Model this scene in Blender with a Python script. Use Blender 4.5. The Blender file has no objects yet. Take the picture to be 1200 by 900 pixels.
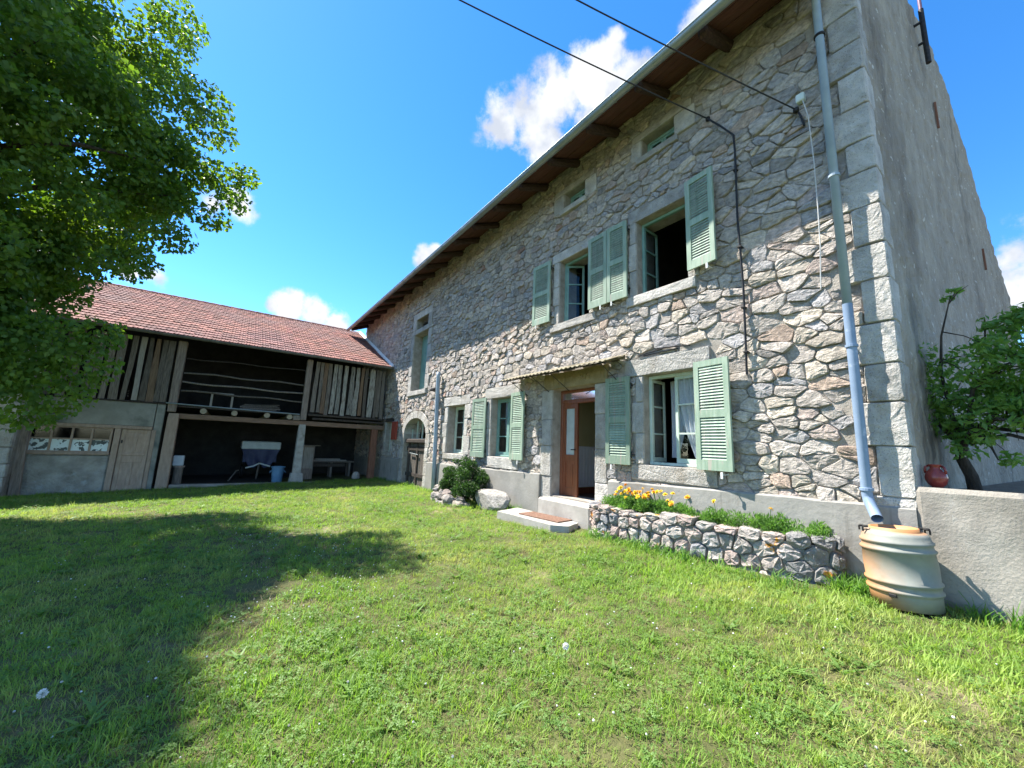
import bpy, math, random
import numpy as np
from mathutils import Vector, Matrix, noise as mnoise

rnd = random.Random(7)
nrs = np.random.RandomState(7)
scene = bpy.context.scene
COL = scene.collection

# ------------------------------------------------------------------ camera
RM = Matrix(((0.8072, -0.1247, -0.5769), (-0.5889, -0.1061, -0.8012), (0.0387, 0.9865, -0.1591)))
RM = Matrix(RM.to_quaternion().to_matrix())
cam_d = bpy.data.cameras.new("camera")
cam_d.sensor_width = 36.0
cam_d.sensor_fit = 'HORIZONTAL'
cam_d.lens = 453.0 / 1200.0 * 36.0
cam_d.clip_start = 0.05
cam_d.clip_end = 2000
cam = bpy.data.objects.new("camera", cam_d)
cam.matrix_world = RM.to_4x4()
COL.objects.link(cam)
scene.camera = cam


def proj(p):
    c = RM.transposed() @ Vector(p)
    if c.z > -0.05:
        return None
    return (600 + 453 * c.x / -c.z, 450 - 453 * c.y / -c.z, -c.z)


def pray(px, py):
    return (RM @ Vector((px - 600, 450 - py, -453))).normalized()


# ------------------------------------------------------------------ sun, sky, exposure
SUNV = Vector((-0.345, 0.56, 1.0)).normalized()          # towards the sun
sd = bpy.data.lights.new("sun", 'SUN')
sd.energy = 5.0
sd.angle = math.radians(0.5)
sd.color = (1.0, 0.955, 0.88)
so = bpy.data.objects.new("sun", sd)
so.rotation_euler = SUNV.to_track_quat('Z', 'Y').to_euler()
so.location = SUNV * 60
COL.objects.link(so)

vs = scene.view_settings
vs.view_transform = 'Standard'
vs.look = 'None'
vs.exposure = 1.52
vs.gamma = 1.0
vs.use_curve_mapping = False

world = bpy.data.worlds.new("World")
scene.world = world
world.use_nodes = True


def build_sky():
    nt = world.node_tree
    N, L = nt.nodes, nt.links
    N.clear()
    out = N.new('ShaderNodeOutputWorld')
    bg = N.new('ShaderNodeBackground')
    bg.inputs['Strength'].default_value = 0.14
    sky = N.new('ShaderNodeTexSky')
    sky.sky_type = 'NISHITA'
    sky.sun_disc = False
    sky.sun_elevation = math.asin(SUNV.z)
    sky.sun_rotation = math.atan2(SUNV.x, SUNV.y)
    sky.altitude = 700
    sky.air_density = 0.85
    sky.dust_density = 0.1
    sky.ozone_density = 3.2
    tc = N.new('ShaderNodeTexCoord')
    # cumulus: soft blobs by direction, broken up by noise
    blobs = [(590, 150, 40), (625, 140, 52), (655, 120, 52), (690, 95, 50), (713, 60, 30), (722, 40, 20), (735, 105, 45), (640, 165, 40), (700, 140, 60),
             (830, 28, 40), (870, 10, 55), (930, 40, 60), (1185, 300, 40), (1205, 340, 75), (1240, 300, 80), (340, 362, 26), (368, 370, 26), (395, 382, 22), (318, 358, 12),
             (498, 302, 16), (510, 294, 10), (180, 322, 24), (150, 318, 22), (278, 243, 26), (250, 240, 22), (60, 300, 50), (90, 130, 40), (30, 150, 45), (20, 400, 60)]
    dirs = [(pray(x, y), r / 453.0) for x, y, r in blobs]
    # the same kind of clouds over the rest of the sky
    r2 = random.Random(3)
    while len(dirs) < 86:
        a = r2.uniform(0, 2 * math.pi)
        e = r2.uniform(0.1, 1.2)
        v = Vector((math.cos(a) * math.cos(e), math.sin(a) * math.cos(e), math.sin(e)))
        q = proj(v * 100)
        if q and -150 < q[0] < 1350 and -100 < q[1] < 1000:
            continue
        for k in range(3):
            w = (v + Vector((r2.uniform(-.12, .12), r2.uniform(-.12, .12), r2.uniform(-.05, .05)))).normalized()
            dirs.append((w, r2.uniform(.08, .16)))
    # distort the lookup direction a little so that edges billow
    nz = N.new('ShaderNodeTexNoise')
    nz.inputs['Scale'].default_value = 9.0
    nz.inputs['Detail'].default_value = 8.0
    nz.inputs['Roughness'].default_value = 0.62
    L.new(tc.outputs['Generated'], nz.inputs['Vector'])
    acc = None
    for c, r in dirs:
        q = proj(c * 100)
        d = N.new('ShaderNodeVectorMath')
        d.operation = 'DISTANCE'
        d.inputs[1].default_value = c
        L.new(tc.outputs['Generated'], d.inputs[0])
        m = N.new('ShaderNodeMapRange')
        # angular size: pixels near the edge of a wide lens cover less angle
        k = 1.0
        if q and -300 < q[0] < 1500 and -300 < q[1] < 1100:
            k = 1.0 / (1 + ((q[0] - 600) ** 2 + (q[1] - 450) ** 2) / 453.0 ** 2) ** 0.75
        m.inputs['From Min'].default_value = 0
        m.inputs['From Max'].default_value = r * k * 1.25
        m.inputs['To Min'].default_value = 1
        m.inputs['To Max'].default_value = 0
        L.new(d.outputs['Value'], m.inputs['Value'])
        if acc is None:
            acc = m.outputs[0]
        else:
            a = N.new('ShaderNodeMath')
            a.operation = 'MAXIMUM'
            L.new(acc, a.inputs[0])
            L.new(m.outputs[0], a.inputs[1])
            acc = a.outputs[0]
    nm = N.new('ShaderNodeMath')
    nm.operation = 'MULTIPLY_ADD'
    L.new(nz.outputs['Fac'], nm.inputs[0])
    nm.inputs[1].default_value = 2.6
    nm.inputs[2].default_value = -1.3
    ad = N.new('ShaderNodeMath')
    ad.operation = 'ADD'
    L.new(acc, ad.inputs[0])
    L.new(nm.outputs[0], ad.inputs[1])
    mk = N.new('ShaderNodeMapRange')
    mk.interpolation_type = 'SMOOTHSTEP'
    mk.inputs['From Min'].default_value = 0.26
    mk.inputs['From Max'].default_value = 0.78
    L.new(ad.outputs[0], mk.inputs['Value'])
    # only where a blob exists at all
    gate = N.new('ShaderNodeMapRange')
    gate.inputs['From Min'].default_value = 0.03
    gate.inputs['From Max'].default_value = 0.25
    L.new(acc, gate.inputs['Value'])
    mm = N.new('ShaderNodeMath')
    mm.operation = 'MULTIPLY'
    L.new(mk.outputs[0], mm.inputs[0])
    L.new(gate.outputs[0], mm.inputs[1])
    # cloud body tone: slightly blue-grey in thick parts
    n2 = N.new('ShaderNodeTexNoise')
    n2.inputs['Scale'].default_value = 14.0
    n2.inputs['Detail'].default_value = 5.0
    L.new(tc.outputs['Generated'], n2.inputs['Vector'])
    cr = N.new('ShaderNodeValToRGB')
    cr.color_ramp.elements[0].position = 0.40
    cr.color_ramp.elements[0].color = (1.8, 1.95, 2.25, 1)
    cr.color_ramp.elements[1].position = 0.58
    cr.color_ramp.elements[1].color = (2.75, 2.8, 2.85, 1)
    L.new(n2.outputs['Fac'], cr.inputs['Fac'])
    hs = N.new('ShaderNodeHueSaturation')
    hs.inputs['Saturation'].default_value = 1.28
    hs.inputs['Value'].default_value = 1.0
    L.new(sky.outputs[0], hs.inputs['Color'])
    mix = N.new('ShaderNodeMixRGB')
    L.new(mm.outputs[0], mix.inputs['Fac'])
    L.new(hs.outputs[0], mix.inputs['Color1'])
    L.new(cr.outputs['Color'], mix.inputs['Color2'])
    L.new(mix.outputs[0], bg.inputs['Color'])
    L.new(bg.outputs[0], out.inputs[0])


build_sky()

# ------------------------------------------------------------------ helpers
WORLD = {}


def wl(o):
    return WORLD.get(o.name, Vector((0, 0, 0))) if o else Vector((0, 0, 0))


def tag(o, label=None, cat=None, group=None, kind=None):
    if label: o['label'] = label
    if cat: o['category'] = cat
    if group: o['group'] = group
    if kind: o['kind'] = kind
    return o


def thing(name, label, cat, loc, group=None):
    o = bpy.data.objects.new(name, None)
    o.empty_display_size = 0.2
    o.location = loc
    COL.objects.link(o)
    WORLD[o.name] = Vector(loc)
    return tag(o, label, cat, group)


def meshobj(name, verts, faces, mat, parent=None, smooth=False, tint=None, origin=None):
    """verts in world coordinates; the object's origin goes to its base centre"""
    va = np.asarray(verts, dtype=np.float64).reshape(-1, 3)
    if origin is None:
        lo, hi = va.min(0), va.max(0)
        origin = Vector(((lo[0] + hi[0]) / 2, (lo[1] + hi[1]) / 2, lo[2]))
    origin = Vector(origin)
    me = bpy.data.meshes.new(name)
    vl = va - np.array(origin)
    me.from_pydata(vl.tolist(), [], faces)
    if tint is not None:
        at = me.attributes.new('tint', 'FLOAT_COLOR', 'POINT')
        t = np.asarray(tint, dtype=np.float32)
        if t.ndim == 1:
            t = np.tile(t, (len(va), 1))
        if t.shape[1] == 3:
            t = np.hstack([t, np.ones((len(t), 1), np.float32)])
        at.data.foreach_set('color', t.ravel())
    if mat: me.materials.append(mat)
    if smooth:
        me.polygons.foreach_set('use_smooth', [True] * len(me.polygons))
    me.update()
    o = bpy.data.objects.new(name, me)
    COL.objects.link(o)
    if parent: o.parent = parent
    o.location = origin - wl(parent)
    WORLD[o.name] = origin
    return o


def copy_at(src, parent, world, rot=None, name=None):
    o = src.copy()
    if name: o.name = name
    COL.objects.link(o)
    o.parent = parent
    o.location = Vector(world) - wl(parent)
    if rot is not None: o.rotation_euler = rot
    WORLD[o.name] = Vector(world)
    return o


class MB:
    def __init__(s):
        s.v, s.f, s.t = [], [], []

    def add(s, vs, fs, tint=None):
        b = len(s.v)
        s.v.extend([tuple(p) for p in vs])
        s.f.extend([tuple(b + i for i in f) for f in fs])
        if tint is not None:
            s.t.extend([tint] * len(vs))

    def box(s, x0, x1, y0, y1, z0, z1, c=0.0, jit=0.0, M=None, tint=None):
        cx, cy, cz = (x0 + x1) / 2, (y0 + y1) / 2, (z0 + z1) / 2
        hx, hy, hz = abs(x1 - x0) / 2, abs(y1 - y0) / 2, abs(z1 - z0) / 2
        vs, fs = chbox(hx, hy, hz, min(c, hx * .9, hy * .9, hz * .9))
        out = []
        for v in vs:
            p = Vector(v)
            if jit: p += Vector((rnd.uniform(-jit, jit), rnd.uniform(-jit, jit), rnd.uniform(-jit, jit)))
            if M is not None: p = M @ p
            out.append((p.x + cx, p.y + cy, p.z + cz))
        s.add(out, fs, tint)
        return s

    def bar(s, a, b, w, d, c=0.0, up=(0, 0, 1), jit=0.0):
        """box from a to b, section w (sideways) by d (along up)"""
        a, b = Vector(a), Vector(b)
        ax = b - a
        ln = ax.length
        ax.normalize()
        upv = Vector(up)
        if abs(ax.dot(upv)) > .95: upv = Vector((0, 1, 0))
        sd_ = ax.cross(upv).normalized()
        u2 = sd_.cross(ax).normalized()
        vs, fs = chbox(ln / 2, w / 2, d / 2, min(c, w * .45, d * .45))
        m = (a + b) / 2
        out = []
        for v in vs:
            p = m + ax * v[0] + sd_ * v[1] + u2 * v[2]
            if jit: p += Vector((rnd.uniform(-jit, jit), rnd.uniform(-jit, jit), rnd.uniform(-jit, jit)))
            out.append(p)
        s.add(out, fs)
        return s

    def tube(s, pts, r, n=8, cap=True):
        pts = [Vector(p) for p in pts]
        rs = r if isinstance(r, (list, tuple)) else [r] * len(pts)
        vs, fs = [], []
        prev = None
        for i, p in enumerate(pts):
            t = (pts[min(i + 1, len(pts) - 1)] - pts[max(i - 1, 0)]).normalized()
            if prev is None:
                a = t.cross(Vector((0, 0, 1)))
                if a.length < .05: a = t.cross(Vector((0, 1, 0)))
                a.normalize()
            else:
                a = (prev - t * prev.dot(t)).normalized()
            prev = a
            b = t.cross(a)
            for k in range(n):
                an = 2 * math.pi * k / n
                vs.append(p + (a * math.cos(an) + b * math.sin(an)) * rs[i])
        for i in range(len(pts) - 1):
            for k in range(n):
                k2 = (k + 1) % n
                fs.append((i * n + k, i * n + k2, (i + 1) * n + k2, (i + 1) * n + k))
        if cap:
            fs.append(tuple(range(n))[::-1])
            fs.append(tuple((len(pts) - 1) * n + k for k in range(n)))
        s.add(vs, fs)
        return s

    def lathe(s, prof, c, n=24, M=None):
        vs, fs = [], []
        for r, z in prof:
            for k in range(n):
                an = 2 * math.pi * k / n
                p = Vector((r * math.cos(an), r * math.sin(an), z))
                if M is not None: p = M @ p
                vs.append(p + Vector(c))
        m = len(prof)
        for i in range(m - 1):
            for k in range(n):
                k2 = (k + 1) % n
                fs.append((i * n + k, i * n + k2, (i + 1) * n + k2, (i + 1) * n + k))
        if prof[0][0] > 1e-4: fs.append(tuple(range(n))[::-1])
        if prof[-1][0] > 1e-4: fs.append(tuple((m - 1) * n + k for k in range(n)))
        s.add(vs, fs)
        return s

    def build(s, name, mat, parent=None, smooth=False, origin=None):
        return meshobj(name, s.v, s.f, mat, parent, smooth, np.array(s.t) if s.t and len(s.t) == len(s.v) else None, origin)


def chbox(hx, hy, hz, c):
    if c <= 0:
        vs = [(sx * hx, sy * hy, sz * hz) for sx in (-1, 1) for sy in (-1, 1) for sz in (-1, 1)]
        fs = [(0, 1, 3, 2), (4, 6, 7, 5), (0, 4, 5, 1), (2, 3, 7, 6), (0, 2, 6, 4), (1, 5, 7, 3)]
        return vs, fs
    vs, ix = [], {}
    for sx in (-1, 1):
        for sy in (-1, 1):
            for sz in (-1, 1):
                for a in range(3):
                    p = [sx * (hx - c), sy * (hy - c), sz * (hz - c)]
                    p[a] = (sx, sy, sz)[a] * (hx, hy, hz)[a]
                    ix[(sx, sy, sz, a)] = len(vs)
                    vs.append(tuple(p))
    fs = []
    S = (-1, 1)
    for sx in S:
        fs.append([ix[(sx, -1, -1, 0)], ix[(sx, 1, -1, 0)], ix[(sx, 1, 1, 0)], ix[(sx, -1, 1, 0)]])
        fs.append([ix[(-1, sx, -1, 1)], ix[(1, sx, -1, 1)], ix[(1, sx, 1, 1)], ix[(-1, sx, 1, 1)]])
        fs.append([ix[(-1, -1, sx, 2)], ix[(1, -1, sx, 2)], ix[(1, 1, sx, 2)], ix[(-1, 1, sx, 2)]])
        for sy in S:
            fs.append([ix[(sx, sy, -1, 0)], ix[(sx, sy, 1, 0)], ix[(sx, sy, 1, 1)], ix[(sx, sy, -1, 1)]])
            fs.append([ix[(sx, -1, sy, 0)], ix[(sx, 1, sy, 0)], ix[(sx, 1, sy, 2)], ix[(sx, -1, sy, 2)]])
            fs.append([ix[(-1, sx, sy, 1)], ix[(1, sx, sy, 1)], ix[(1, sx, sy, 2)], ix[(-1, sx, sy, 2)]])
            for sz in S:
                fs.append([ix[(sx, sy, sz, 0)], ix[(sx, sy, sz, 1)], ix[(sx, sy, sz, 2)]])
    out = []
    for f in fs:
        a, b, d = (Vector(vs[f[0]]), Vector(vs[f[1]]), Vector(vs[f[2]]))
        nrm = (b - a).cross(d - a)
        cen = sum((Vector(vs[i]) for i in f), Vector()) / len(f)
        out.append(tuple(f if nrm.dot(cen) > 0 else f[::-1]))
    return vs, out


# ------------------------------------------------------------------ materials
def mat(name, c1, c2, scale=5.0, rough=0.85, bump=0.3, bscale=40.0, bdist=0.01, stretch=(1, 1, 1), c3=None, c3s=1.2, c3lo=.52, c3hi=.68,
        metal=0.0, spec=0.3, tint=False, speck=None, streak=None, objcoord=False, detail=6.0, rand=0.0, transl=None):
    m = bpy.data.materials.new(name)
    m.use_nodes = True
    nt = m.node_tree
    N, L = nt.nodes, nt.links
    N.clear()
    out = N.new('ShaderNodeOutputMaterial')
    bs = N.new('ShaderNodeBsdfPrincipled')
    L.new(bs.outputs[0], out.inputs[0])
    bs.inputs['Roughness'].default_value = rough
    bs.inputs['Metallic'].default_value = metal
    bs.inputs['Specular IOR Level'].default_value = spec
    if objcoord:
        g = N.new('ShaderNodeTexCoord').outputs['Object']
    else:
        g = N.new('ShaderNodeNewGeometry').outputs['Position']
    mp = N.new('ShaderNodeMapping')
    mp.inputs['Scale'].default_value = stretch
    L.new(g, mp.inputs['Vector'])

    def nse(sc, det=detail, ro=.6, src=mp.outputs[0]):
        n = N.new('ShaderNodeTexNoise')
        n.inputs['Scale'].default_value = sc
        n.inputs['Detail'].default_value = det
        n.inputs['Roughness'].default_value = ro
        L.new(src, n.inputs['Vector'])
        return n.outputs['Fac']

    def ramp(fac, a, b, ca, cb):
        r = N.new('ShaderNodeValToRGB')
        r.color_ramp.elements[0].position = a
        r.color_ramp.elements[0].color = (*ca, 1)
        r.color_ramp.elements[1].position = b
        r.color_ramp.elements[1].color = (*cb, 1)
        L.new(fac, r.inputs['Fac'])
        return r.outputs['Color']

    def mixc(fac, a, b, mode='MIX'):
        x = N.new('ShaderNodeMixRGB')
        x.blend_type = mode
        if isinstance(fac, float): x.inputs[0].default_value = fac
        else: L.new(fac, x.inputs[0])
        for i, q in ((1, a), (2, b)):
            if isinstance(q, tuple): x.inputs[i].default_value = (*q, 1)
            else: L.new(q, x.inputs[i])
        return x.outputs[0]

    base = ramp(nse(scale), .32, .68, c1, c2)
    if tint:
        at = N.new('ShaderNodeAttribute')
        at.attribute_name = 'tint'
        base = mixc(1.0, base, at.outputs['Color'], 'MULTIPLY')
    if c3:
        base = mixc(ramp(nse(c3s, 5), c3lo, c3hi, (0, 0, 0), (1, 1, 1)), base, c3)
    if speck:       # (colour, scale, threshold)
        base = mixc(ramp(nse(speck[1], 2, .5, g), speck[2], speck[2] + .06, (0, 0, 0), (1, 1, 1)), base, speck[0])
    if streak:      # (colour, (sx,sy,sz), lo, hi)
        m2 = N.new('ShaderNodeMapping')
        m2.inputs['Scale'].default_value = streak[1]
        L.new(g, m2.inputs['Vector'])
        base = mixc(ramp(nse(1.0, 5, .6, m2.outputs[0]), streak[2], streak[3], (0, 0, 0), (1, 1, 1)), base, streak[0])
    if rand:
        oi = N.new('ShaderNodeObjectInfo')
        h = N.new('ShaderNodeHueSaturation')
        mr = N.new('ShaderNodeMapRange')
        mr.inputs['To Min'].default_value = 1 - rand
        mr.inputs['To Max'].default_value = 1 + rand
        L.new(oi.outputs['Random'], mr.inputs['Value'])
        L.new(mr.outputs[0], h.inputs['Value'])
        L.new(base, h.inputs['Color'])
        base = h.outputs[0]
    L.new(base, bs.inputs['Base Color'])
    if bump:
        b = N.new('ShaderNodeBump')
        b.inputs['Strength'].default_value = bump
        b.inputs['Distance'].default_value = bdist
        L.new(nse(bscale, 5, .65), b.inputs['Height'])
        L.new(b.outputs[0], bs.inputs['Normal'])
    if transl:
        tr = N.new('ShaderNodeBsdfTranslucent')
        tc = mixc(1.0, base, transl, 'MULTIPLY')
        L.new(tc, tr.inputs[0])
        mx = N.new('ShaderNodeMixShader')
        mx.inputs[0].default_value = .45
        L.new(bs.outputs[0], mx.inputs[1])
        L.new(tr.outputs[0], mx.inputs[2])
        L.new(mx.outputs[0], out.inputs[0])
    return m


def glass_mat(name, tintc=(.9, .95, .95), rough=0.02):
    m = bpy.data.materials.new(name)
    m.use_nodes = True
    N, L = m.node_tree.nodes, m.node_tree.links
    N.clear()
    out = N.new('ShaderNodeOutputMaterial')
    t = N.new('ShaderNodeBsdfTransparent')
    t.inputs[0].default_value = (*tintc, 1)
    g = N.new('ShaderNodeBsdfGlossy')
    g.inputs['Roughness'].default_value = rough
    f = N.new('ShaderNodeFresnel')
    f.inputs[0].default_value = 1.5
    nz = N.new('ShaderNodeTexNoise')
    nz.inputs['Scale'].default_value = 3
    bp = N.new('ShaderNodeBump')
    bp.inputs['Strength'].default_value = .04
    L.new(nz.outputs['Fac'], bp.inputs['Height'])
    L.new(bp.outputs[0], g.inputs['Normal'])
    mx = N.new('ShaderNodeMixShader')
    L.new(f.outputs[0], mx.inputs[0])
    L.new(t.outputs[0], mx.inputs[1])
    L.new(g.outputs[0], mx.inputs[2])
    L.new(mx.outputs[0], out.inputs[0])
    return m


MT = {}
MT['stone'] = mat('rubble_granite', (.60, .59, .575), (1.34, 1.30, 1.24), 14, .92, 1.0, 30, .035, stretch=(1, 1, 1.6), tint=True, speck=((.07, .065, .06), 95, .68), c3=(.47, .40, .33), c3s=3.2, c3lo=.58, c3hi=.9)
MT['mortar'] = mat('lime_mortar', (.27, .24, .20), (.42, .38, .33), 7, .95, .8, 60, .02)
MT['ashlar'] = mat('dressed_granite', (.35, .33, .30), (.57, .54, .49), 5, .92, 1.0, 26, .035, speck=((.13, .125, .12), 110, .63), c3=(.31, .26, .195), c3s=2.2, c3lo=.54, c3hi=.8, rand=.18)
MT['ochre'] = mat('shaded_ochre_granite', (.22, .17, .085), (.36, .29, .17), 6, .9, .6, 50, .01, speck=((.12, .09, .05), 100, .62))  # ochre lintel stone, with the canopy's shade put into its darker colour
MT['cement'] = mat('cement_render', (.24, .23, .205), (.33, .315, .285), 2.2, .9, .5, 22, .012, c3=(.20, .19, .17), c3s=1.4, c3lo=.50, c3hi=.72, streak=((.18, .17, .15), (6, 6, .7), .58, .72))
MT['oldcement'] = mat('weathered_cement', (.235, .21, .175), (.38, .345, .295), 2.0, .95, .6, 45, .012, c3=(.16, .145, .12), c3s=1.1, c3lo=.5, c3hi=.74, streak=((.56, .54, .50), (4, 4, 1.1), .63, .75))
MT['roughcast'] = mat('roughcast_render', (.30, .262, .208), (.425, .375, .30), 4.0, .95, 1.0, 11, .09, stretch=(1, 1, .5), speck=((.58, .54, .47), 10, .66), c3=(.20, .17, .135), c3s=.8, c3lo=.52, c3hi=.7, streak=((.10, .095, .085), (1.1, 1.1, .10), .56, .66))
MT['shutter'] = mat('green_shutter_paint', (.205, .29, .21), (.305, .38, .29), 4, .6, .25, 60, .004, stretch=(6, 6, .8), c3=(.38, .46, .36), c3s=2.2, c3lo=.50, c3hi=.76, streak=((.36, .34, .28), (22, 22, 2.0), .60, .64), rand=.16)
MT['tealpaint'] = mat('teal_window_paint', (.14, .27, .24), (.22, .36, .31), 5, .5, .2, 50, .003)
MT['palepaint'] = mat('pale_green_paint', (.42, .52, .43), (.55, .62, .54), 5, .5, .2, 50, .003, streak=((.34, .36, .30), (12, 12, 1.5), .6, .68))
MT['redpaint'] = mat('red_shutter_paint', (.30, .05, .03), (.42, .09, .05), 6, .7, .3, 40, .003)
MT['doorwood'] = mat('varnished_door_wood', (.15, .046, .021), (.255, .086, .040), 3, .35, .25, 12, .003, stretch=(14, 14, 1.2), spec=.5)
MT['greywood'] = mat('weathered_grey_wood', (.10, .085, .07), (.25, .215, .18), 2.5, .9, .6, 6, .012, stretch=(22, 22, 1.6), rand=.35)
MT['palewood'] = mat('whitewashed_wood', (.23, .225, .195), (.40, .385, .34), 2.5, .9, .6, 6, .012, stretch=(18, 18, 1.6), c3=(.12, .10, .085), c3s=2.2, c3lo=.50, c3hi=.62, rand=.25)
MT['beam'] = mat('brown_beam_wood', (.17, .105, .068), (.30, .195, .135), 2.0, .85, .5, 6, .012, stretch=(1.6, 14, 14), rand=.15)
MT['post'] = mat('post_wood', (.20, .155, .125), (.38, .31, .26), 2.0, .85, .5, 6, .012, stretch=(14, 14, 1.6), rand=.15)
MT['rustwood'] = mat('rust_brown_post', (.17, .075, .045), (.27, .13, .085), 2.0, .85, .4, 6, .01, stretch=(12, 12, 1.5))
MT['pinkwood'] = mat('faded_pink_wood', (.33, .24, .18), (.46, .345, .265), 2.0, .85, .4, 8, .01, stretch=(8, 8, 2), rand=.1)
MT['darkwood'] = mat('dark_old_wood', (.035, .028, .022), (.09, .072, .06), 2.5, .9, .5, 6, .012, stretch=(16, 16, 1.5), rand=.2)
MT['soffit'] = mat('red_brown_soffit', (.075, .032, .022), (.14, .06, .04), 2.0, .85, .4, 6, .01, stretch=(10, 1.2, 10), c3=(.10, .05, .035), c3s=2.5, c3lo=.5, c3hi=.65)
MT['rafter'] = mat('dark_rafter_wood', (.035, .022, .018), (.085, .05, .04), 3, .85, .5, 8, .01, stretch=(2, 14, 14))
MT['zinc'] = mat('zinc_metal', (.22, .26, .26), (.34, .38, .38), 3, .45, .1, 20, .002, metal=.55, spec=.5, c3=(.26, .29, .29), c3s=2, c3lo=.5, c3hi=.7)
MT['pipegrey'] = mat('grey_pipe', (.23, .30, .37), (.31, .385, .45), 3, .6, .08, 20, .002, metal=.0, spec=.5)
MT['pipeblue'] = mat('blue_plastic_pipe', (.17, .235, .33), (.24, .31, .41), 3, .45, .08, 20, .002, c3=(.42, .48, .58), c3s=5, c3lo=.58, c3hi=.68)
MT['iron'] = mat('black_iron', (.018, .018, .02), (.05, .045, .04), 20, .6, .3, 60, .002, metal=.4)
MT['cable'] = mat('black_cable', (.012, .012, .014), (.03, .03, .033), 20, .6, .1, 60, .001)
MT['whitewire'] = mat('white_wire', (.5, .49, .46), (.62, .6, .57), 10, .6, .1, 60, .001)
MT['boxplastic'] = mat('pale_plastic', (.55, .62, .57), (.66, .72, .67), 8, .5, .1, 60, .001)
MT['tile'] = mat('clay_roof_tile', (.165, .066, .048), (.29, .12, .088), 3.5, .85, .5, 30, .006, c3=(.17, .075, .068), c3s=.55, c3lo=.45, c3hi=.62, speck=((.35, .27, .22), 16, .66), rand=.35)
MT['tilef'] = mat('weathered_roof_tile', (.165, .066, .048), (.29, .12, .088), 3.5, .85, .5, 30, .006, tint=True, c3=(.19, .10, .085), c3s=.55, c3lo=.45, c3hi=.62, speck=((.35, .27, .22), 16, .66))
MT['lime'] = mat('white_lime_flashing', (.62, .61, .58), (.78, .77, .74), 6, .9, .4, 30, .01)
MT['greenplaster'] = mat('grey_green_plaster', (.225, .225, .195), (.34, .335, .295), 2.2, .9, .5, 16, .01, c3=(.10, .115, .105), c3s=1.6, c3lo=.5, c3hi=.7)
MT['stuccoblue'] = mat('flaking_grey_plaster', (.26, .24, .205), (.46, .435, .385), 3.0, .95, 1.0, 9, .05, c3=(.42, .42, .40), c3s=3.2, c3lo=.58, c3hi=.68)
MT['shadeplaster'] = mat('interior_shade_plaster', (.03, .027, .024), (.055, .05, .045), 3, .95, .4, 20, .01)  # the darkness of the unlit rooms is put into this plaster colour
MT['hallplaster'] = mat('yellow_hall_plaster', (.42, .38, .20), (.5, .45, .26), 2, .9, .2, 20, .005)
MT['wainscot'] = mat('grey_white_wainscot', (.74, .76, .80), (.80, .82, .85), 3, .6, .1, 20, .002)
MT['floorwood'] = mat('dark_floor_boards', (.06, .025, .015), (.12, .05, .03), 3, .6, .3, 10, .003, stretch=(2, 14, 14))
MT['lace'] = mat('white_lace', (.74, .76, .84), (.88, .89, .93), 40, .9, .2, 120, .002, transl=(.9, .9, .95))
MT['glass'] = glass_mat('window_glass')
MT['darkglass'] = glass_mat('dusty_glass', (.25, .27, .27), .08)
MT['soil'] = mat('dry_soil', (.10, .075, .05), (.20, .16, .11), 8, .95, .8, 40, .03)
MT['slab'] = mat('pale_stone_slab', (.31, .29, .255), (.44, .415, .37), 4, .9, .5, 40, .008, c3=(.35, .32, .28), c3s=2.5, c3lo=.55, c3hi=.75)
MT['doormat'] = mat('brown_coir', (.14, .075, .05), (.25, .15, .105), 25, .95, 1.0, 120, .01)
MT['barrel'] = None
MT['terracotta'] = mat('red_glazed_clay', (.17, .022, .015), (.26, .04, .028), 5, .3, .15, 20, .003, spec=.5)
MT['bark'] = mat('dark_bark', (.045, .035, .027), (.12, .098, .078), 4, .95, 1.0, 14, .03, stretch=(6, 6, 1.2))
MT['bluebin'] = mat('blue_plastic', (.10, .22, .36), (.15, .29, .44), 4, .5, .05, 20, .002)
MT['tarp'] = mat('navy_tarpaulin', (.018, .025, .075), (.05, .06, .13), 3, .5, .5, 7, .02)
MT['whitetarp'] = mat('white_tarpaulin', (.5, .54, .52), (.66, .70, .67), 5, .6, .3, 12, .01)
MT['whitebox'] = mat('white_metal_box', (.5, .55, .6), (.6, .66, .7), 5, .5, .1, 12, .01)


def leaf_mat(name, a, b, c, sc, tr, rough=.5):
    return mat(name, a, b, sc, rough, 0, c3=c, c3s=sc * .35, c3lo=.45, c3hi=.65, transl=tr, spec=.35)


MT['maple'] = leaf_mat('tree_leaf', (.05, .11, .019), (.165, .255, .042), (.075, .15, .026), 3.0, (2.1, 2.1, .6))
MT['shrubleaf'] = leaf_mat('shrub_leaf', (.09, .19, .035), (.22, .35, .08), (.12, .23, .05), 7.0, (1.4, 1.6, .7), .35)
MT['bushleaf'] = leaf_mat('bush_leaf', (.025, .06, .018), (.06, .12, .03), (.035, .075, .02), 6.0, (1.2, 1.4, .7))
MT['herb'] = leaf_mat('herb_leaf', (.11, .23, .045), (.18, .32, .07), (.09, .19, .04), 6.0, (1.3, 1.5, .7))
MT['petal_y'] = mat('yellow_petal', (.80, .50, .01), (.85, .62, .03), 30, .6, 0)
MT['petal_o'] = mat('orange_petal', (.78, .28, .01), (.85, .45, .02), 30, .6, 0)
MT['petal_w'] = mat('white_petal', (.75, .74, .68), (.85, .84, .8), 30, .7, 0)


def grass_mat():
    m = mat('grass_blade', (.19, .325, .05), (.31, .43, .09), .9, .55, 0, c3=(.43, .42, .17), c3s=.6, c3lo=.49, c3hi=.76, transl=(1.25, 1.35, .7), spec=.25)
    return m


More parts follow.
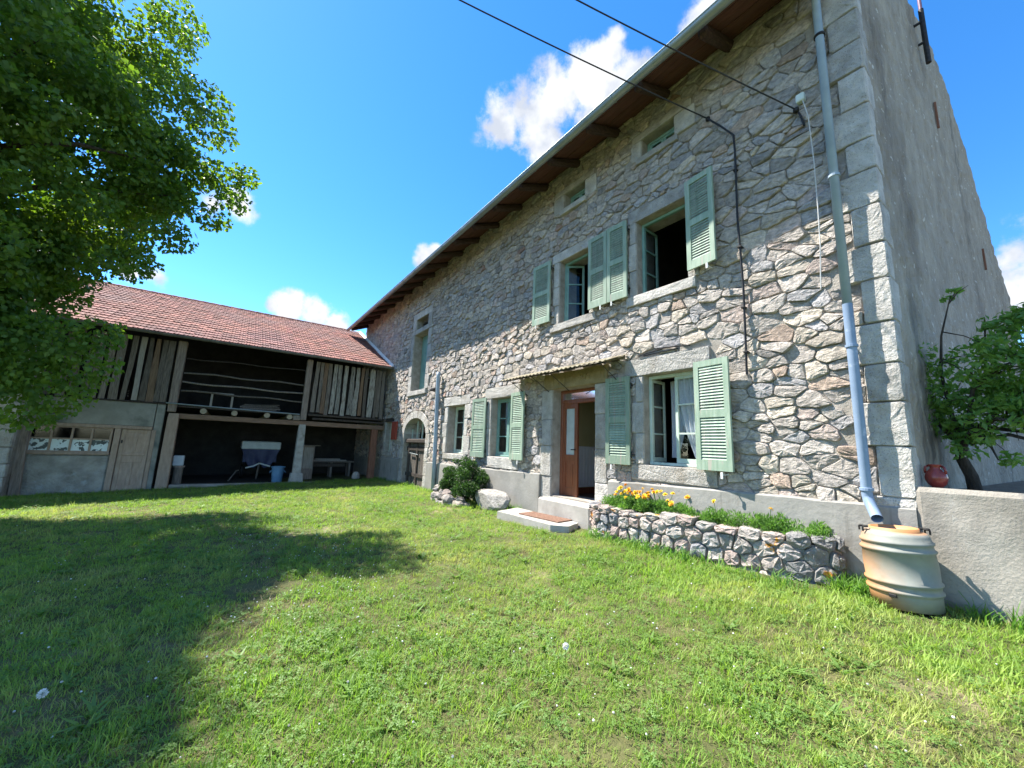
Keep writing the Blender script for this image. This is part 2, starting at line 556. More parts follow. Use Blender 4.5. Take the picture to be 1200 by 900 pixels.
MT['grass'] = grass_mat()
MT['thatch'] = mat('dry_grass', (.25, .21, .10), (.42, .36, .20), 3, .8, 0, transl=(1.1, 1.0, .8))
MT['clover'] = leaf_mat('clover_leaf', (.13, .24, .05), (.20, .32, .075), (.16, .27, .06), 3.0, (1.2, 1.3, .7))
MT['ground'] = mat('lawn_soil', (.055, .065, .018), (.11, .11, .04), 1.2, .95, .8, 30, .03, c3=(.26, .22, .13), c3s=.9, c3lo=.56, c3hi=.74)


def barrel_mat():
    m = mat('rain_barrel_plastic', (.20, .205, .175), (.28, .28, .24), 4, .6, .2, 20, .004, spec=.4, c3=(.15, .135, .10), c3s=5, c3lo=.56, c3hi=.74)
    nt = m.node_tree
    N, L = nt.nodes, nt.links
    bs = [n for n in N if n.type == 'BSDF_PRINCIPLED'][0]
    src = bs.inputs['Base Color'].links[0].from_socket
    g = N.new('ShaderNodeTexCoord')
    sep = N.new('ShaderNodeSeparateXYZ')
    L.new(g.outputs['Object'], sep.inputs[0])
    # orange rust-coloured staining on the far side and near the foot
    a = N.new('ShaderNodeMath'); a.operation = 'MULTIPLY_ADD'
    L.new(sep.outputs['Y'], a.inputs[0]); a.inputs[1].default_value = 2.6
    b = N.new('ShaderNodeMath'); b.operation = 'MULTIPLY'
    L.new(sep.outputs['Z'], b.inputs[0]); b.inputs[1].default_value = -1.1
    L.new(b.outputs[0], a.inputs[2])
    n = N.new('ShaderNodeTexNoise'); n.inputs['Scale'].default_value = 5; n.inputs['Detail'].default_value = 6
    L.new(g.outputs['Object'], n.inputs['Vector'])
    c = N.new('ShaderNodeMath'); c.operation = 'MULTIPLY_ADD'
    L.new(n.outputs['Fac'], c.inputs[0]); c.inputs[1].default_value = .9
    L.new(a.outputs[0], c.inputs[2])
    r = N.new('ShaderNodeMapRange')
    r.inputs['From Min'].default_value = .10; r.inputs['From Max'].default_value = 1.0
    L.new(c.outputs[0], r.inputs['Value'])
    # and the rim
    r2 = N.new('ShaderNodeMapRange')
    r2.inputs['From Min'].default_value = .555; r2.inputs['From Max'].default_value = .57
    L.new(sep.outputs['Z'], r2.inputs['Value'])
    mx0 = N.new('ShaderNodeMath'); mx0.operation = 'MAXIMUM'
    L.new(r.outputs[0], mx0.inputs[0]); L.new(r2.outputs[0], mx0.inputs[1])
    x = N.new('ShaderNodeMixRGB')
    L.new(mx0.outputs[0], x.inputs[0]); L.new(src, x.inputs[1])
    x.inputs[2].default_value = (.46, .215, .085, 1)
    L.new(x.outputs[0], bs.inputs['Base Color'])
    return m


MT['barrel'] = barrel_mat()

# ------------------------------------------------------------------ ground
D = 5.3          # front face of the farmhouse


def gz(x, y):
    xx = max(-14, min(5.6, x))
    yy = max(-12, min(24, y))
    z = -1.23 - .018 * yy - .030 * (5.3 - xx)
    z += .035 * mnoise.noise(Vector((x * .5, y * .5, 3.1))) + .012 * mnoise.noise(Vector((x * 1.7, y * 1.7, .3)))
    return z


def build_ground():
    xs = sorted(set([round(-300 + i * 30, 2) for i in range(21)] + [round(-14 + .4 * i, 3) for i in range(50)]))
    ys = sorted(set([round(-300 + i * 30, 2) for i in range(21)] + [round(-8 + .4 * i, 3) for i in range(82)]))
    vs = [(x, y, gz(x, y)) for y in ys for x in xs]
    n = len(xs)
    fs = [(j * n + i, j * n + i + 1, (j + 1) * n + i + 1, (j + 1) * n + i) for j in range(len(ys) - 1) for i in range(n - 1)]
    o = meshobj('lawn', vs, fs, MT['ground'], smooth=True, origin=(0, 0, gz(0, 0)))
    tag(o, kind='structure')


build_ground()

# ------------------------------------------------------------------ farmhouse
house = thing('farmhouse', 'long two storey stone farmhouse with green louvred shutters and open wooden front door', 'farmhouse', (9.0, 10.0, -1.4))
Y0, Y1, ZT = 0.80, 20.8, 6.05
OPEN = dict(smallL=(5.05, 5.65, 5.10, 5.47), smallR=(3.07, 3.70, 5.12, 5.47), upL=(4.91, 5.76, 2.56, 3.94), upR=(2.92, 3.83, 2.59, 3.94),
            tall=(12.52, 13.80, 1.85, 4.02), tallup=(12.60, 13.68, 4.20, 4.60), mid=(9.55, 10.58, -.27, 1.12), two=(7.26, 8.18, -.26, 1.17),
            three=(2.88, 3.74, -.20, 1.21), door=(4.75, 5.90, -.92, 1.18), corner=(15.50, 16.20, -.42, .80),
            arch1=(12.10, 14.06, -1.5, .62), arch2=(12.26, 13.90, .62, .88))


def plinth_z(y):
    return float(np.interp(y, [.8, 1.18, 2.04, 4.4, 6.16, 7.23, 15.6], [-.42, -.43, -.44, -.50, -.52, -.55, -.63]))


def wall_shell():
    ys = sorted(set([Y0 + .02, Y1] + [v for o in OPEN.values() for v in o[:2]]))
    zs = sorted(set([-1.9, ZT + .2] + [v for o in OPEN.values() for v in o[2:]]))
    mb = MB()
    xf, xb = D + .014, D + .5

    def hole(y, z):
        return any(o[0] < y < o[1] and o[2] < z < o[3] for o in OPEN.values())
    for i in range(len(ys) - 1):
        for j in range(len(zs) - 1):
            ym, zm = (ys[i] + ys[i + 1]) / 2, (zs[j] + zs[j + 1]) / 2
            if hole(ym, zm): continue
            a, b, c, d = ys[i], ys[i + 1], zs[j], zs[j + 1]
            mb.add([(xf, a, c), (xf, a, d), (xf, b, d), (xf, b, c)], [(0, 1, 2, 3)])
            mb.add([(xb, a, c), (xb, b, c), (xb, b, d), (xb, a, d)], [(0, 1, 2, 3)])
            for (dy, dz, e) in ((-1, 0, 'l'), (1, 0, 'r'), (0, -1, 'b'), (0, 1, 't')):
                k, m_ = i + dy, j + dz
                if 0 <= k < len(ys) - 1 and 0 <= m_ < len(zs) - 1 and hole((ys[k] + ys[k + 1]) / 2, (zs[m_] + zs[m_ + 1]) / 2):
                    if e == 'l': mb.add([(xf, a, c), (xb, a, c), (xb, a, d), (xf, a, d)], [(0, 1, 2, 3)])
                    if e == 'r': mb.add([(xf, b, c), (xf, b, d), (xb, b, d), (xb, b, c)], [(0, 1, 2, 3)])
                    if e == 'b': mb.add([(xf, a, c), (xf, b, c), (xb, b, c), (xb, a, c)], [(0, 1, 2, 3)])
                    if e == 't': mb.add([(xf, a, d), (xb, a, d), (xb, b, d), (xf, b, d)], [(0, 1, 2, 3)])
    mb.build('wall', MT['mortar'], house)


wall_shell()

# surrounds: (y0,y1,z0,z1) blocks in dressed granite; they stand a little proud
BLOCKS = []          # also obstacles for the rubble


def block(name, y0, y1, z0, z1, proud=.03, depth=.34, m='ashlar', c=.014, obstacle=True):
    mb = MB()
    pr = proud + rnd.uniform(-.008, .008)
    mb.box(D - pr + .012, D + depth, y0 + .004, y1 - .004, z0 + .004, z1 - .004, c=.004)
    e = .005
    g = stone_geo([(y0 + e, z0 + e), (y1 - e, z0 + e), (y1 - e, z1 - e), (y0 + e, z1 - e)], lambda u, v, w: (D - pr + .010 - w, u, v), depth=.004, bulge=.010, step=.07, jit=.004, facet=.0035, flat=True)
    if g: mb.add(*g)
    o = mb.build(name, MT[m], house)
    if obstacle: BLOCKS.append((y0, y1, z0, z1))
    return o


def jambs(y0, y1, z0, z1, n, wa=.16, wb=.22, m='ashlar'):
    """stacked jamb stones both sides of an opening"""
    h = (z1 - z0) / n
    for side in (0, 1):
        zc = z0
        for k in range(n):
            hh = h * (1 + rnd.uniform(-.12, .12)) if k < n - 1 else z1 - zc
            w = (wa if (k + side) % 2 else wb) + rnd.uniform(-.015, .015)
            if side == 0: block('jamb_stone', y0 - w, y0, zc, zc + hh, m=m)
            else: block('jamb_stone', y1, y1 + w, zc, zc + hh, m=m)
            zc += hh


def surrounds():
    # attic windows
    for (y0, y1, z0, z1), (a, b) in ((OPEN['smallL'], (4.74, 6.02)), (OPEN['smallR'], (2.72, 3.95))):
        block('lintel', a + .05, b - .05, z1, z1 + .14)
        block('jamb_stone', a, y0, z0 - .02, z1)
        block('jamb_stone', y1, b - .04, z0 - .02, z1)
        block('sill', y0 - .06, y1 + .1, z0 - .12, z0, proud=.06)
    y0, y1, z0, z1 = OPEN['upL']
    block('lintel', 4.80, 6.00, z1, z1 + .21); block('sill', 4.74, 6.0, z0 - .16, z0, proud=.06); jambs(y0, y1, z0, z1, 3, .15, .19)
    y0, y1, z0, z1 = OPEN['upR']
    block('lintel', 2.73, 4.00, z1, z1 + .24); block('sill', 2.80, 4.03, z0 - .17, z0, proud=.06); jambs(y0, y1, z0, z1, 3, .13, .17)
    y0, y1, z0, z1 = OPEN['three']
    block('lintel', 2.65, 4.08, z1, z1 + .29, proud=.04); block('sill', 2.62, 3.98, z0 - .24, z0, proud=.04); jambs(y0, y1, z0, z1, 3, .14, .22)
    y0, y1, z0, z1 = OPEN['two']
    block('lintel', 6.96, 8.48, z1, z1 + .27, proud=.04); block('sill', 6.98, 8.3, z0 - .26, z0, proud=.04); jambs(y0, y1, z0, z1, 2, .20, .3)
    y0, y1, z0, z1 = OPEN['mid']
    block('lintel', 9.28, 10.86, z1, z1 + .27, proud=.04); block('sill', 9.34, 10.74, z0 - .16, z0, proud=.05); jambs(y0, y1, z0, z1, 3, .2, .34)
    y0, y1, z0, z1 = OPEN['corner']
    block('lintel', 15.35, 16.35, z1, z1 + .14, m='darkwood'); jambs(y0, y1, z0, z1, 3, .12, .2); block('sill', 15.3, 16.4, z0 - .14, z0)
    # tall barn-loft opening
    y0, y1, z0, z1 = OPEN['tall']
    u0, u1, v0, v1 = OPEN['tallup']
    block('sill', y0 - .2, y1 + .2, z0 - .18, z0, proud=.08)
    jambs(y0, y1, z0, z1, 4, .26, .34)
    block('lintel', y0 - .3, y1 + .3, z1, v0)
    block('jamb_stone', u0 - .32, u0, v0, v1); block('jamb_stone', u1, u1 + .34, v0, v1)
    block('lintel', u0 - .3, u1 + .34, v1, v1 + .26)
    # doorway
    y0, y1, z0, z1 = OPEN['door']
    lint = block('door_lintel', 4.45, 6.16, z1, z1 + .33, proud=.04, m='ochre')
    jambs(y0, y1, -1.16, z1, 4, .28, .32)
    tx = bpy.data.curves.new('carved_letters_curve', 'FONT')
    tx.body = "S M"
    tx.size = .17; tx.extrude = .012; tx.align_x = 'CENTER'; tx.align_y = 'CENTER'
    tx.materials.append(MT['ochre'])
    tmp = bpy.data.objects.new('carved_letters_curve', tx)
    COL.objects.link(tmp)
    me = bpy.data.meshes.new_from_object(tmp.evaluated_get(bpy.context.evaluated_depsgraph_get()))
    bpy.data.objects.remove(tmp)
    t = bpy.data.objects.new('carved_letters', me)
    t.matrix_local = Matrix(((0, 0, -1, D - .045), (-1, 0, 0, 4.95), (0, 1, 0, z1 + .17), (0, 0, 0, 1)))
    COL.objects.link(t)
    t.parent = lint
    t.location = Vector((D - .047, 4.98, z1 + .165)) - wl(lint)
    cv = MB()
    for (a, b, c, d) in ((5.28, 5.32, .05, .28), (5.52, 5.56, .05, .28), (5.34, 5.50, .12, .20), (5.86, 5.90, .06, .26), (4.58, 4.74, .10, .24), (5.70, 5.80, .09, .22)):
        cv.box(D - .05, D - .03, a, b, z1 + c, z1 + d, c=.006, jit=.004)
    cv.build('carved_relief', MT['ochre'], lint)
    # arched stable door: voussoirs
    yc, hw, zs_, rise, th = 13.08, .98, .30, .56, .25
    n = 9
    for k in range(n):
        a0, a1 = math.pi * k / n, math.pi * (k + 1) / n
        vs = []
        for x in (D - .035, D + .34):
            for (rr) in (0, 1):
                for s_ in range(3):
                    a = a0 + .012 + (a1 - a0 - .024) * s_ / 2
                    A, B = (hw, rise) if rr == 0 else (hw + th, rise + th)
                    vs.append((x, yc + A * math.cos(a), zs_ + B * math.sin(a)))
        fs = []
        for s_ in range(2):
            fs += [(s_, s_ + 1, 3 + s_ + 1, 3 + s_), (6 + s_, 9 + s_, 9 + s_ + 1, 6 + s_ + 1), (s_, 6 + s_, 6 + s_ + 1, s_ + 1), (3 + s_, 3 + s_ + 1, 9 + s_ + 1, 9 + s_)]
        fs += [(0, 3, 9, 6), (2, 8, 11, 5)]
        meshobj('arch_stone', vs, fs, MT['ashlar'], house)
    for k in range(4):
        za, zb = -1.5 + k * .45, -1.5 + (k + 1) * .45
        block('jamb_stone', yc - hw - .25 - .06 * (k % 2), yc - hw, za, zb); block('jamb_stone', yc + hw, yc + hw + .24 + .06 * ((k + 1) % 2), za, zb)
    # quoins on the corner
    z = plinth_z(.9) - .02
    hs = [.10, .50, .45, .40, .44, .48, .40, .46, .42, .38, .44, .46, .40, .42, .40, .40, .40]
    k = 0
    while z < ZT - .02:
        h = min(hs[k % len(hs)] * .98, ZT - z)
        w = (.24 if k % 2 else .36) + rnd.uniform(-.03, .03)
        mb = MB()
        mb.box(D - .022, D + (.30 if k % 2 else .2), Y0 - .03, Y0 + w - .003, z + .003, z + h - .003, c=.010, jit=.005)
        g = stone_geo([(Y0 - .022, z + .006), (Y0 + w - .008, z + .006), (Y0 + w - .008, z + h - .006), (Y0 - .022, z + h - .006)], lambda u, v, q: (D - .026 - q, u, v), depth=.01, bulge=.016, step=.075, jit=.005, facet=.0055, flat=True)
        if g: mb.add(*g)
        mb.build('quoin_stone', MT['ashlar'], house)
        BLOCKS.append((Y0 - .1, Y0 + w, z, z + h))
        z += h
        k += 1




# --------------------------------------------------------------- rubble
def clip_poly(poly, nx, ny, c):
    """keep nx*x+ny*y <= c"""
    out = []
    m = len(poly)
    for i in range(m):
        a, b = poly[i], poly[(i + 1) % m]
        da, db = nx * a[0] + ny * a[1] - c, nx * b[0] + ny * b[1] - c
        if da <= 0: out.append(a)
        if (da < 0 < db) or (db < 0 < da):
            t = da / (da - db)
            out.append((a[0] + (b[0] - a[0]) * t, a[1] + (b[1] - a[1]) * t))
    return out


def voronoi(seeds, aniso, reach):
    """anisotropic voronoi (u is squeezed by aniso); cells clipped to a box of size reach round the seed"""
    S = [(u * aniso, v) for u, v in seeds]
    cell = reach
    grid = {}
    for i, (u, v) in enumerate(S):
        grid.setdefault((int(u // cell), int(v // cell)), []).append(i)
    polys = []
    for i, (u, v) in enumerate(S):
        p = [(u - cell, v - cell), (u + cell, v - cell), (u + cell, v + cell), (u - cell, v + cell)]
        gu, gv = int(u // cell), int(v // cell)
        nb = []
        for a in (-1, 0, 1):
            for b in (-1, 0, 1):
                nb += grid.get((gu + a, gv + b), [])
        nb.sort(key=lambda j: (S[j][0] - u) ** 2 + (S[j][1] - v) ** 2)
        for j in nb[1:26]:
            du, dv = S[j][0] - u, S[j][1] - v
            p = clip_poly(p, du, dv, du * (u + du / 2) + dv * (v + dv / 2))
            if len(p) < 3: break
        polys.append([(a / aniso, b) for a, b in p] if len(p) >= 3 else None)
    return polys


def poly_area(p):
    return abs(sum(p[i][0] * p[(i + 1) % len(p)][1] - p[(i + 1) % len(p)][0] * p[i][1] for i in range(len(p)))) / 2


def shrink(poly, d):
    """inset a convex polygon"""
    m = len(poly)
    ar = sum(poly[i][0] * poly[(i + 1) % m][1] - poly[(i + 1) % m][0] * poly[i][1] for i in range(m))
    if ar < 0: poly = poly[::-1]
    out = list(poly)
    for i in range(m):
        a, b = poly[i], poly[(i + 1) % m]
        ex, ey = b[0] - a[0], b[1] - a[1]
        ln = math.hypot(ex, ey)
        if ln < 1e-6: continue
        nx, ny = ey / ln, -ex / ln
        out = clip_poly(out, nx, ny, nx * a[0] + ny * a[1] - d)
        if len(out) < 3: return None
    return out


def outline(poly, step, jit):
    pts = []
    m = len(poly)
    cut = []
    for i in range(m):
        a, b, c = poly[i - 1], poly[i], poly[(i + 1) % m]
        la, lc = math.hypot(a[0] - b[0], a[1] - b[1]), math.hypot(c[0] - b[0], c[1] - b[1])
        ka, kc = min(.3, rnd.uniform(.010, .030) / max(la, 1e-5)), min(.3, rnd.uniform(.010, .030) / max(lc, 1e-5))
        cut.append((b[0] + (a[0] - b[0]) * ka, b[1] + (a[1] - b[1]) * ka))
        cut.append((b[0] + (c[0] - b[0]) * kc, b[1] + (c[1] - b[1]) * kc))
    poly = cut
    m = len(poly)
    for i in range(m):
        a, b = poly[i], poly[(i + 1) % m]
        ln = math.hypot(b[0] - a[0], b[1] - a[1])
        if ln < .012: continue
        k = max(1, min(5, int(ln / step)))
        for t in range(k):
            f = t / k
            j = jit if t else jit * .6
            # pull the corners in a touch
            x, y = a[0] + (b[0] - a[0]) * f, a[1] + (b[1] - a[1]) * f
            pts.append((x + rnd.uniform(-j, j), y + rnd.uniform(-j, j)))
    return pts


def stone_geo(poly, fmap, depth=.05, bulge=.03, step=.07, jit=.012, fine=True, facet=.010, rec=0.0, flat=False):
    """one split-faced stone: fmap(u, v, w) -> world, w outwards"""
    pts = outline(poly, step, jit)
    n = len(pts)
    if n < 4: return None
    cu = sum(p[0] for p in pts) / n
    cv = sum(p[1] for p in pts) / n
    size = math.sqrt(max(poly_area(pts), 1e-5))
    cu += rnd.uniform(-.14, .14) * size
    cv += rnd.uniform(-.14, .14) * size
    tu, tv = (rnd.uniform(-.012, .012), rnd.uniform(-.012, .012)) if flat else (rnd.uniform(-.13, .13), rnd.uniform(-.17, .10))
    b0 = bulge * rnd.uniform(.4, 1.3) + rec
    lim = bulge * 2.0 + rec
    ks = (.96, .6) if flat else rnd.choice([(.93, .58), (.90, .48), (.95, .66)])
    vs = []
    for (u, v) in pts: vs.append(fmap(u, v, -depth))
    for (u, v) in pts:
        vs.append(fmap(u, v, max(-depth * .5, min(lim, rec * .8 + rnd.uniform(-.010, .004) * (.4 if flat else 1) + .4 * (tu * (u - cu) + tv * (v - cv))))))
    rings = ks if fine else ks[:1]
    for i, k in enumerate(rings):
        for (u, v) in pts:
            uu, vv = cu + (u - cu) * k, cv + (v - cv) * k
            w = b0 * (.8 if i == 0 and fine else 1.0) + tu * (uu - cu) + tv * (vv - cv) + rnd.uniform(-facet, facet)
            vs.append(fmap(uu, vv, max(-depth * .3, min(lim, w))))
    vs.append(fmap(cu, cv, b0 + rnd.uniform(-facet, facet)))
    R = 2 + len(rings)
    fs = []
    for r in range(R - 1):
        for i in range(n):
            j = (i + 1) % n
            a, b, c, d = r * n + i, r * n + j, (r + 1) * n + j, (r + 1) * n + i
            if r == 0: fs.append((a, b, c, d))
            elif rnd.random() < .5: fs += [(a, b, c), (a, c, d)]
            else: fs += [(a, b, d), (b, c, d)]
    for i in range(n):
        fs.append(((R - 1) * n + i, (R - 1) * n + (i + 1) % n, R * n))
    return vs, fs


def stone_tint():
    q = rnd.random()
    v = rnd.uniform(.80, 1.18)
    if q < .50: c = (.46, .42, .385)
    elif q < .70: c = (.51, .455, .39)
    elif q < .79: c = (.47, .395, .36)
    elif q < .91: c = (.39, .38, .385)
    elif q < .96: c = (.31, .29, .275)
    elif q < .995: c = (.43, .34, .28)
    else: c = (.34, .23, .19)
    return tuple(x * v for x in c)


def rubble_wall():
    seeds = []
    z = -1.5
    while z < ZT + .25:
        h = rnd.choice((.08, .11, .14, .17, .22)) * (1.12 if z < 3 else 1)
        y = Y0 + .1 + rnd.uniform(0, .2)
        while y < Y1:
            s_ = float(np.interp(y, [.8, 1.9, 3.0, 8, 20], [1.3, 1.15, .80, .80, 1.0])) * (1.0 if z < 2.6 else 1.05)
            w = rnd.choice((.11, .16, .22, .28, .36, .46, .58)) * rnd.uniform(.85, 1.15) * s_ * (.75 + h)
            seeds.append((y + w / 2 + rnd.uniform(-.03, .03), z + h / 2 + rnd.uniform(-.035, .035)))
            if rnd.random() < .24:
                seeds.append((y + w / 2 + rnd.uniform(-.1, .1), z + h / 2 + rnd.choice((-.5, .5)) * h))
            y += w
        z += h * float(1.12)
    polys = voronoi(seeds, .62, .5)
    bk = [b for b in BLOCKS] + [o for k, o in OPEN.items()]
    cells = []
    yc, zs_, A, B = 13.08, .30, 1.24, .82
    for (u, v), p in zip(seeds, polys):
        if p is None: continue
        if v < plinth_z(u) - .12 and not (5.9 < u < 6.25): continue
        ok = True
        for (a, b, c, d) in bk:
            if a < u < b and c < v < d: ok = False; break
        if not ok: continue
        if ((u - yc) / A) ** 2 + ((v - zs_) / B) ** 2 < 1 and v > zs_: continue
        for (a, b, c, d) in bk:
            if u < a - 1 or u > b + 1 or v < c - 1 or v > d + 1: continue
            gaps = ((a - u, 0), (u - b, 1), (c - v, 2), (v - d, 3))
            g, s_ = max(gaps)
            if s_ == 0: p = clip_poly(p, 1, 0, a)
            elif s_ == 1: p = clip_poly(p, -1, 0, -b)
            elif s_ == 2: p = clip_poly(p, 0, 1, c)
            else: p = clip_poly(p, 0, -1, -d)
            if len(p) < 3: break
        if len(p) < 3: continue
        if v > zs_ and abs(u - yc) < 2:
            nx, ny = (u - yc) / A ** 2, (v - zs_) / B ** 2
            k = math.sqrt(((u - yc) / A) ** 2 + ((v - zs_) / B) ** 2)
            c = nx * (yc + (u - yc) / k) + ny * (zs_ + (v - zs_) / k)
            p = clip_poly(p, -nx, -ny, -c)
            if len(p) < 3: continue
        p = clip_poly(p, 0, 1, ZT + .15)
        p = clip_poly(p, -1, 0, -(Y0 + .05)) if len(p) >= 3 else p
        p = clip_poly(p, 1, 0, Y1) if len(p) >= 3 else p
        if len(p) < 3: continue
        far = u > 9
        p = shrink(p, rnd.uniform(.002, .007) if not far else rnd.uniform(.003, .010))
        if not p or poly_area(p) < .0012: continue
        # size in the picture
        q = [proj((D, a, b)) for a, b in p]
        pa = 0
        if all(q):
            inside = any(-20 < t[0] < 1220 and -20 < t[1] < 920 for t in q)
            hid = u > 16.3 and v < 3.3
            if inside and not hid: pa = poly_area([(t[0], t[1]) for t in q])
        cells.append((pa, u, v, p))
    cells.sort(key=lambda c: -c[0])
    rest = MB()
    fm = lambda u, v, w: (D - w, u, v)
    for i, (pa, u, v, p) in enumerate(cells):
        t = stone_tint()
        if 2.08 < u < 2.36 and 4.90 < v < 5.10: t = (.30, .13, .10)
        if 1.55 < u < 1.85 and .42 < v < .62: t = (.38, .26, .21)
        near = u < 7
        big = poly_area(p) > .03
        g = stone_geo(p, fm, depth=.035, bulge=.020 if near else .028, step=.06 if near else .11, jit=.009, fine=near or big, facet=.0065, rec=rnd.choice((-.014, -.006, 0, 0, .006, .014)))
        if not g: continue
        if i < 298:
            mb = MB(); mb.add(g[0], g[1], t)
            mb.build('stone', MT['stone'], house)
        else:
            rest.add(g[0], g[1], t)
    o = rest.build('rubble_stonework', MT['stone'], house)
    o['kind'] = 'stuff'


surrounds()
rubble_wall()


def grid_patch(name, pts_fn, nu, nv, matl, parent, amp, freq, nrm):
    """a rough rendered surface: pts_fn(s,t) -> point, pushed along nrm by noise"""
    vs, fs = [], []
    for j in range(nv + 1):
        for i in range(nu + 1):
            p = Vector(pts_fn(i / nu, j / nv))
            edge = min(i, nu - i, j, nv - j)
            a = mnoise.fractal(p * freq, 1.0, 2.0, 4) * amp
            if edge == 0: a = -amp * 2
            p = p + Vector(nrm) * a
            vs.append(p)
    n = nu + 1
    for j in range(nv):
        for i in range(nu):
            fs.append((j * n + i, j * n + i + 1, (j + 1) * n + i + 1, (j + 1) * n + i))
    return meshobj(name, vs, fs, matl, parent)


def plinth_and_gable():
    for (a, b) in ((.79, 4.42), (6.20, 9.0), (9.0, 11.80), (14.34, 16.35)):
        mb = MB()
        n = int((b - a) / .12)
        vs, fs = [], []
        for i in range(n + 1):
            y = a + (b - a) * i / n
            top = plinth_z(y) + .012 * mnoise.noise(Vector((y * 3, 0, 0)))
            pr = .055 + .012 * mnoise.noise(Vector((y * 2.2, 5, 0)))
            for (x, z) in ((D + .1, top), (D - pr + .02, top), (D - pr, top - .02), (D - pr - .01, top - .35), (D - pr - .02, -1.8)):
                vs.append((x, y, z))
        for i in range(n):
            for k in range(4):
                fs.append((i * 5 + k, i * 5 + k + 1, i * 5 + 5 + k + 1, i * 5 + 5 + k))
        for e in (0, n):
            fs.append(tuple(e * 5 + k for k in range(5)))
        meshobj('cement_plinth', vs, fs, MT['cement'], house)
    prof_x = [5.3, 8.2, 8.9, 9.5, 10.3, 10.9, 12.1, 13.3, 13.9, 15.6]
    prof_z = [6.0, 7.62, 7.84, 7.86, 7.74, 7.42, 6.52, 5.68, 5.0, 3.9]

    def fn(s, t):
        x = 5.42 + s * 10.2
        zt = float(np.interp(x, prof_x, prof_z)) + .008 * mnoise.noise(Vector((x * 3, 1, 2)))
        return (x, Y0 - .06 * (x - 5.3) - .012, -1.6 + t * (zt + 1.6))
    grid_patch('gable_wall', fn, 230, 200, MT['roughcast'], house, .022, 4.0, (0, -1, 0))
    # back of the gable and the rest of the shell
    mb = MB()
    pts = [(5.75, -1.6)] + [(x, z - .06) for x, z in zip([5.75] + prof_x[1:], [6.15] + prof_z[1:])] + [(15.6, -1.6)]
    m = len(pts)
    vs = [(x, Y0 - .06 * (x - 5.3) + .03, z) for x, z in pts] + [(x, Y0 - .06 * (x - 5.3) + .5, z) for x, z in pts]
    mb.add(vs, [tuple(range(m)), tuple(range(2 * m - 1, m - 1, -1))] + [(i, i + m, (i + 1) % m + m, (i + 1) % m) for i in range(m)])
    mb.box(15.2, 15.58, .9, Y1, -1.9, 3.8)
    mb.build('rear_wall', MT['shadeplaster'], house)
    far = MB()
    fp = [(5.34, -1.9), (5.34, 6.0), (9.3, 7.75), (15.58, 3.8), (15.58, -1.9)]
    far.add([(x, Y1 - .02, z) for x, z in fp] + [(x, Y1 - .5, z) for x, z in fp], [(0, 1, 2, 3, 4), (9, 8, 7, 6, 5)] + [(i, (i + 1) % 5, (i + 1) % 5 + 5, i + 5) for i in range(5)])
    far.build('far_gable', MT['roughcast'], house)
    # rust stained iron ties
    for (x, z, h) in ((9.15, 5.9, .5), (11.9, 4.1, .45)):
        y = Y0 - .06 * (x - 5.3) - .03
        MB().box(x - .02, x + .02, y - .02, y + .01, z - h / 2, z + h / 2, c=.004).build('iron_tie', MT['rustwood'], house)


plinth_and_gable()


